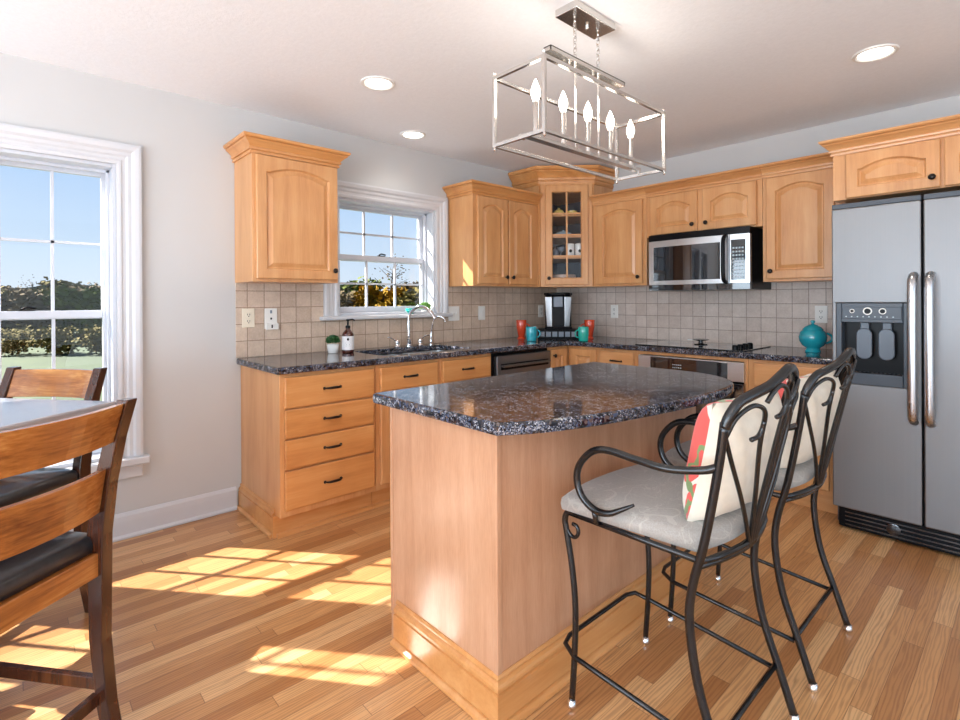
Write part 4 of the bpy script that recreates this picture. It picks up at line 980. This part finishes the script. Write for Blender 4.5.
def pot_plant(name, label, x, y, z, rp, hp, rf, potm, leafm, seed, n=420):
    r = thing(name, label, 'plant', (x, y, z)); rnd = random.Random(seed)
    MB().lathe([(rp*.72, 0), (rp*.8, .003), (rp, hp*.9), (rp, hp), (rp-.004, hp), (rp-.006, hp*.85), (.001, hp*.84)], n=24).build('pot', potm, r, world=False, smooth='auto')
    m = MB()
    for k in range(n):
        a = rnd.random()*2*PI; c = rnd.uniform(-.25, 1); s_ = math.sqrt(max(0, 1-c*c)); rr = rf*rnd.uniform(.75, 1.0)
        p = Vector((rr*s_*math.cos(a), rr*s_*math.sin(a), hp+rf*.45+rr*.85*c)); q = rf*.16
        u = Vector((rnd.gauss(0, 1), rnd.gauss(0, 1), rnd.gauss(0, 1))).normalized(); w = u.orthogonal().normalized()
        m.add([p-u*q, p+w*q*.6, p+u*q, p-w*q*.6], [(0, 1, 2, 3)])
    m.build('foliage', leafm, r, world=False)
    return r
pot_plant('potted_plant', 'small green boxwood ball in a white pot beside the soap bottle', .135, -2.507, .9145, .040, .058, .046, M['porcelain'], M['leafpot'], 1)
# on the kitchen window stool
pot_plant('potted_plant', 'light green plant on the sink window ledge', -.035, -1.625, 1.1550, .030, .028, .048, M['porcelain'], M['leaflight'], 2)
mug('cup', 'small aqua glass cup on the sink window ledge', -.005, -1.79, .026, .036, .045, M['turq'], 0, handle=False, cat='cup', z=1.1550)

# outlets and switches
def plate(name, label, cat, c, n, w, h, mat, kind):
    """c: centre on the wall, n: wall normal"""
    n = Vector(n); u = Vector((0, 1, 0)) if abs(n.x) > .5 else Vector((1, 0, 0)); c = Vector(c)
    r = thing(name, label, cat, c)
    def bx(m, a0, a1, z0, z1, d0, d1):
        P = [u*a+Vector((0, 0, z))+n*d for a, z, d in [(a0, z0, d0), (a1, z0, d0), (a1, z1, d0), (a0, z1, d0), (a0, z0, d1), (a1, z0, d1), (a1, z1, d1), (a0, z1, d1)]]
        return m.add(P, [(0, 3, 2, 1), (4, 5, 6, 7), (0, 1, 5, 4), (1, 2, 6, 5), (2, 3, 7, 6), (3, 0, 4, 7)])
    bx(MB(), -w/2, w/2, -h/2, h/2, .0005, .007).build('cover_plate', mat, r, world=False, bev=.002)
    if kind == 'outlet':
        for s in (-1, 1):
            rc = bx(MB(), -.017, .017, s*.020-.014, s*.020+.014, .0072, .0095).build('receptacle', mat, r, world=False, bev=.002)
            m = MB(); bx(m, -.008, -.005, s*.020-.004, s*.020+.007, .0096, .0101); bx(m, .005, .008, s*.020-.004, s*.020+.007, .0096, .0101); bx(m, -.003, .003, s*.020-.012, s*.020-.007, .0096, .0101)
            m.build('slot', M['black'], rc, world=False)
    elif kind == 'switch':
        bx(MB(), -.011, .011, -.022, .022, .0072, .012).build('toggle', mat, r, world=False, bev=.002)
    elif kind == 'double':
        for s in (-1, 1): bx(MB(), s*.023-.006, s*.023+.006, -.012, .012, .0072, .014).build('toggle', mat, r, world=False, bev=.002)
    elif kind == 'box':
        b_ = bx(MB(), -w/2+.004, w/2+.003, -h/2-.004, -h/2+.035, .0072, .024).build('adapter', mat, r, world=False, bev=.003)
        m = MB(); bx(m, -.005, .005, -.006, .006, .0072, .012); bx(m, -.004, .004, -h/2+.006, -h/2+.026, .0242, .026); m.build('jack', M['black'], r, world=False)
        m = MB(); bx(m, -.006, .006, h/2-.032, h/2-.012, .0072, .010); m.build('indicator', M['mgrey'], r, world=False)
    return r
plate('wall_outlet', 'almond duplex outlet on the tile, first from the counter end', 'outlet', (.0085, -3.005, 1.157), (1, 0, 0), .074, .117, M['almond'], 'outlet')
plate('wall_jack', 'white plate with a plug-in adapter beside the almond outlet', 'wall plate', (.0085, -2.868, 1.150), (1, 0, 0), .078, .130, M['white_plastic'], 'box')
plate('light_switch', 'white double switch plate just right of the sink window', 'switch', (.0085, -1.362, 1.150), (1, 0, 0), .116, .120, M['white_plastic'], 'double')
plate('light_switch', 'white single switch plate between sink window and corner', 'switch', (.0085, -1.048, 1.148), (1, 0, 0), .076, .120, M['white_plastic'], 'switch')
plate('wall_outlet', 'white outlet beside the coffee maker', 'outlet', (.0085, -.262, 1.150), (1, 0, 0), .074, .117, M['white_plastic'], 'outlet')
plate('wall_outlet', 'white outlet on the range wall left of the microwave', 'outlet', (.676, -.0085, 1.150), (0, -1, 0), .074, .117, M['white_plastic'], 'outlet')
plate('wall_outlet', 'white outlet on the tile above the teapot', 'outlet', (2.300, -.0085, 1.150), (0, -1, 0), .074, .117, M['white_plastic'], 'outlet')

# ------------------------------------------------------------------ dishes behind the corner cabinet glass
def cpt(s, d): p = A0+dg*s-ng*d; return p.x, p.y
s1, s2 = L*.40, L*.64
def dish(name, label, cat, s, dpt_, z, prof, mat, mat2=None, lid=None, group=None):
    x, y = cpt(s, dpt_); r = thing(name, label, cat, (x, y, z), 0, group)
    MB().lathe(prof, n=20).build('bowl' if cat != 'canister' else 'jar', mat, r, world=False, smooth='auto')
    if lid: MB().lathe(lid, n=20).build('lid', mat2 or mat, r, world=False, smooth='auto')
    return r
e = .0008
dish('teapot', 'small yellow teapot on the top cabinet shelf', 'teapot', L*.38, .10, SH[2]+e, [(.030, 0), (.045, .012), (.050, .03), (.042, .048)], M['yellow'], lid=[(.042, .0485), (.03, .058), (.008, .064), (.010, .072), (.001, .076)])
dish('bowl', 'small yellow bowl beside the yellow teapot', 'bowl', L*.64, .10, SH[2]+e, [(.028, 0), (.046, .02), (.048, .045), (.044, .046), (.030, .052), (.001, .054)], M['yellow'])
dish('serving_dish', 'pale blue covered dish on the second cabinet shelf', 'dish', L*.47, .11, SH[1]+e, [(.060, 0), (.078, .010), (.080, .022)], M['paleblue'], lid=[(.080, .0225), (.066, .042), (.03, .052), (.008, .055), (.010, .065), (.001, .068)])
for k, s in enumerate((.60, .78)):
    rr = dish('canister', 'white canister with a dark emblem, %s of two in the glazed cabinet' % ('left' if k == 0 else 'right'), 'canister', L*s, .10, SH[0]+e, [(.036, 0), (.038, .004), (.038, .125), (.030, .130), (.001, .132)], M['porcelain'], group='white canisters')
    m = MB(); fa = math.atan2(ng.y, ng.x)
    for q in range(10):
        a0, a1 = 2*PI*q/10, 2*PI*(q+1)/10; P_ = lambda yy, zz: (.0386*math.cos(fa+yy/.0386), .0386*math.sin(fa+yy/.0386), zz)
        m.add([P_(0, .06), P_(.014*math.cos(a0), .06+.015*math.sin(a0)), P_(.014*math.cos(a1), .06+.015*math.sin(a1))], [(0, 1, 2)])
    m.build('emblem', M['black'], rr, world=False)
dish('sugar_bowl', 'small glass-grey lidded bowl left of the white canisters', 'bowl', L*.30, .09, SH[0]+e, [(.020, 0), (.030, .02), (.032, .05), (.024, .065)], M['mgrey'], lid=[(.024, .0655), (.012, .08), (.004, .09), (.001, .092)])
dish('goblet', 'grey glass bowl behind the lidded bowl in the cabinet', 'bowl', L*.42, .14, SH[0]+e, [(.025, 0), (.006, .01), (.006, .05), (.034, .07), (.036, .10)], M['mgrey'])
dish('plate_stack', 'stack of tan plates at the bottom of the glazed cabinet', 'plate', L*.48, .12, CZ0+.0185+e, [(.07, 0), (.105, .012), (.108, .040), (.105, .092), (.08, .085), (.001, .085)], M['clay'])

# ------------------------------------------------------------------ outdoors
g = MB(); NX = 24
vs = []; fs = []
for i in range(NX+1):
    for j in range(NX+1):
        x = -.3-i/NX*260; y = -150+j/NX*330; d_ = -x; z = -.85-.010*d_+.4*math.sin(y*.03+1)*min(1, d_/40)+(.00009*max(0, d_-90)**2)*0
        vs.append((x, y, z))
for i in range(NX):
    for j in range(NX): fs.append((i*(NX+1)+j, (i+1)*(NX+1)+j, (i+1)*(NX+1)+j+1, i*(NX+1)+j+1))
g.add(vs, fs); gr = g.build('ground', M['grass']); struct(gr, 'sloping green lawn outside the windows', 'lawn')
MB().box(-.3, 14, -24, -7.4, -.95, -.86).build('terrace', M['clay']); struct(bpy.data.objects['terrace'], 'paved ground behind the house', 'ground')
hz = MB(); vs = []; fs = []; rnd = random.Random(5); n = 160
for i in range(n+1):
    a = math.radians(60+i*150/n); d_ = 190; x = 3-d_*math.sin(a)*1.0; y = -4+d_*math.cos(a); h = 6.8+1.2*math.sin(i*.13)+.5*math.sin(i*.71)+rnd.random()*.5
    vs += [(x, y, -8), (x, y, -1+h), (x*1.25, y*1.25, -8), (x*1.25, y*1.25, -1+h)]
for i in range(n): fs += [(i*4, i*4+4, i*4+5, i*4+1), (i*4+1, i*4+5, i*4+7, i*4+3), (i*4+2, i*4+3, i*4+7, i*4+6)]
hz.add(vs, fs); ho = hz.build('ridge', M['hill']); struct(ho, 'distant wooded ridge on the horizon', 'ridge')

def make_tree(leafm, h, rad, seed, nleaf, trunk_r=.12, lq=.16, bare=0.0, low=.06):
    rnd = random.Random(seed); tr = MB(); lv = MB(); tips = []
    top = h*.9
    tr.tube(smoothpts([(0, 0, 0), (rnd.uniform(-.1, .1), rnd.uniform(-.1, .1), h*.3), (rnd.uniform(-.25, .25), rnd.uniform(-.25, .25), h*.6), (0, 0, top)], 3), [trunk_r*(1-.085*k) for k in range(10)], 7)
    for k in range(22):
        z0 = h*rnd.uniform(low, .85); a = rnd.random()*2*PI; ln = rad*rnd.uniform(.55, 1.0)*(1.15-z0/h*.5)
        e_ = Vector((math.cos(a)*ln, math.sin(a)*ln, z0+ln*rnd.uniform(.25, .9)))
        m_ = Vector((math.cos(a)*ln*.5, math.sin(a)*ln*.5, z0+ln*.3))
        tr.tube([(0, 0, z0), m_, e_], [trunk_r*.32, trunk_r*.2, trunk_r*.06], 4); tips += [m_, e_]
        for q in range(3):
            b_ = m_.lerp(e_, rnd.random()); t_ = b_+Vector((rnd.gauss(0, .3), rnd.gauss(0, .3), rnd.uniform(.1, .6)))*rad*.35
            tr.tube([b_, t_], [trunk_r*.08, trunk_r*.03], 3); tips.append(t_)
    for k in range(int(nleaf*(1-bare))):
        c = rnd.choice(tips); s_ = rad*.20
        p = c+Vector((rnd.gauss(0, s_), rnd.gauss(0, s_), rnd.gauss(0, s_*.8)))
        u = Vector((rnd.gauss(0, 1), rnd.gauss(0, 1), rnd.gauss(0, 1))).normalized(); w = u.orthogonal().normalized(); q = lq*rnd.uniform(.6, 1.3)
        lv.add([p-u*q, p+w*q*.7, p+u*q, p-w*q*.7], [(0, 1, 2, 3)])
    root = bpy.data.objects.new('tree', None); COL.objects.link(root)
    tr.build('trunk', M['bark'], root, world=False)
    if lv.f: lv.build('crown', leafm, root, world=False)
    return root
def copy_tree(o):
    c = o.copy(); COL.objects.link(c)
    for ch in list(o.children):
        d_ = ch.copy(); COL.objects.link(d_); d_.parent = c
    return c
protos = [make_tree(M['leaf_green'], 3.6, 1.35, 11, 3400, .11, .19), make_tree(M['leaf_olive'], 3.7, 1.35, 12, 3400, .12, .19), make_tree(M['leaf_brown'], 3.5, 1.3, 13, 2800, .10, .16),
          make_tree(M['leaf_yellow'], 3.6, 1.3, 14, 3200, .10, .18), make_tree(M['leaf_brown'], 5.2, 1.3, 15, 120, .10, .08), make_tree(M['leaf_olive'], 1.6, 1.0, 16, 1600, .05, .10, low=.05)]
used = [False]*6
words = ['green leafy tree', 'olive-green leafy tree', 'thin brown-leaved tree', 'bright yellow autumn tree', 'tall bare branching tree', 'low olive-green bush']
def plant_tree(kind, px, depth, sc, where):
    D = Ff+Rr*((px-480)/517.77); p = Vector((3.3266, -4.1107, 0))+Vector((D.x, D.y, 0))*depth
    o = protos[kind] if not used[kind] else copy_tree(protos[kind]); used[kind] = True
    d_ = -p.x; z = -.85-.010*d_+.4*math.sin(p.y*.03+1)*min(1, d_/40)
    o.location = (p.x, p.y, z-.08); o.scale = (sc, sc, sc*.78); o.rotation_euler = (0, 0, random.random()*6.28)
    tag(o, words[kind]+' '+where, 'tree', 'trees beyond the lawn')
L_ = 'in the dining window'; K_ = 'in the sink window'
for a in [(1, -14, 27, .95, 'at the left edge '+L_), (2, 33, 27, .95, 'just left of the single bar '+L_), (0, 80, 27, .95, 'right of the single bar '+L_), 
          (2, 8, 34, 1.12, 'second row, behind the far chair left post '+L_), (1, 56, 34, 1.12, 'second row, behind the single bar '+L_), (2, 104, 34, 1.15, 'second row, at the right edge '+L_),
          (2, 6, 45, 1.3, 'back row, leftmost '+L_), (4, 32, 41, 1.1, 'poking over the tree line '+L_), (1, 70, 43, 1.35, 'back row, right '+L_), 
          (5, 12, 21.5, .8, 'in front of the trees, left '+L_), (5, 58, 21.5, .8, 'in front of the trees at the bar '+L_), (5, 102, 21.5, .8, 'in front of the trees, lower right '+L_),
          (2, 338, 26, .92, 'at the left of the sink window'), (3, 383, 26, .95, 'in the middle of the sink window'), (1, 428, 26, .95, 'at the right of the sink window'),
          (0, 360, 33, 1.1, 'between the brown and yellow trees '+K_), (2, 405, 33, 1.1, 'right behind the yellow tree '+K_), (4, 394, 40, 1.35, 'rising above the yellow tree '+K_)]:
    plant_tree(*a)
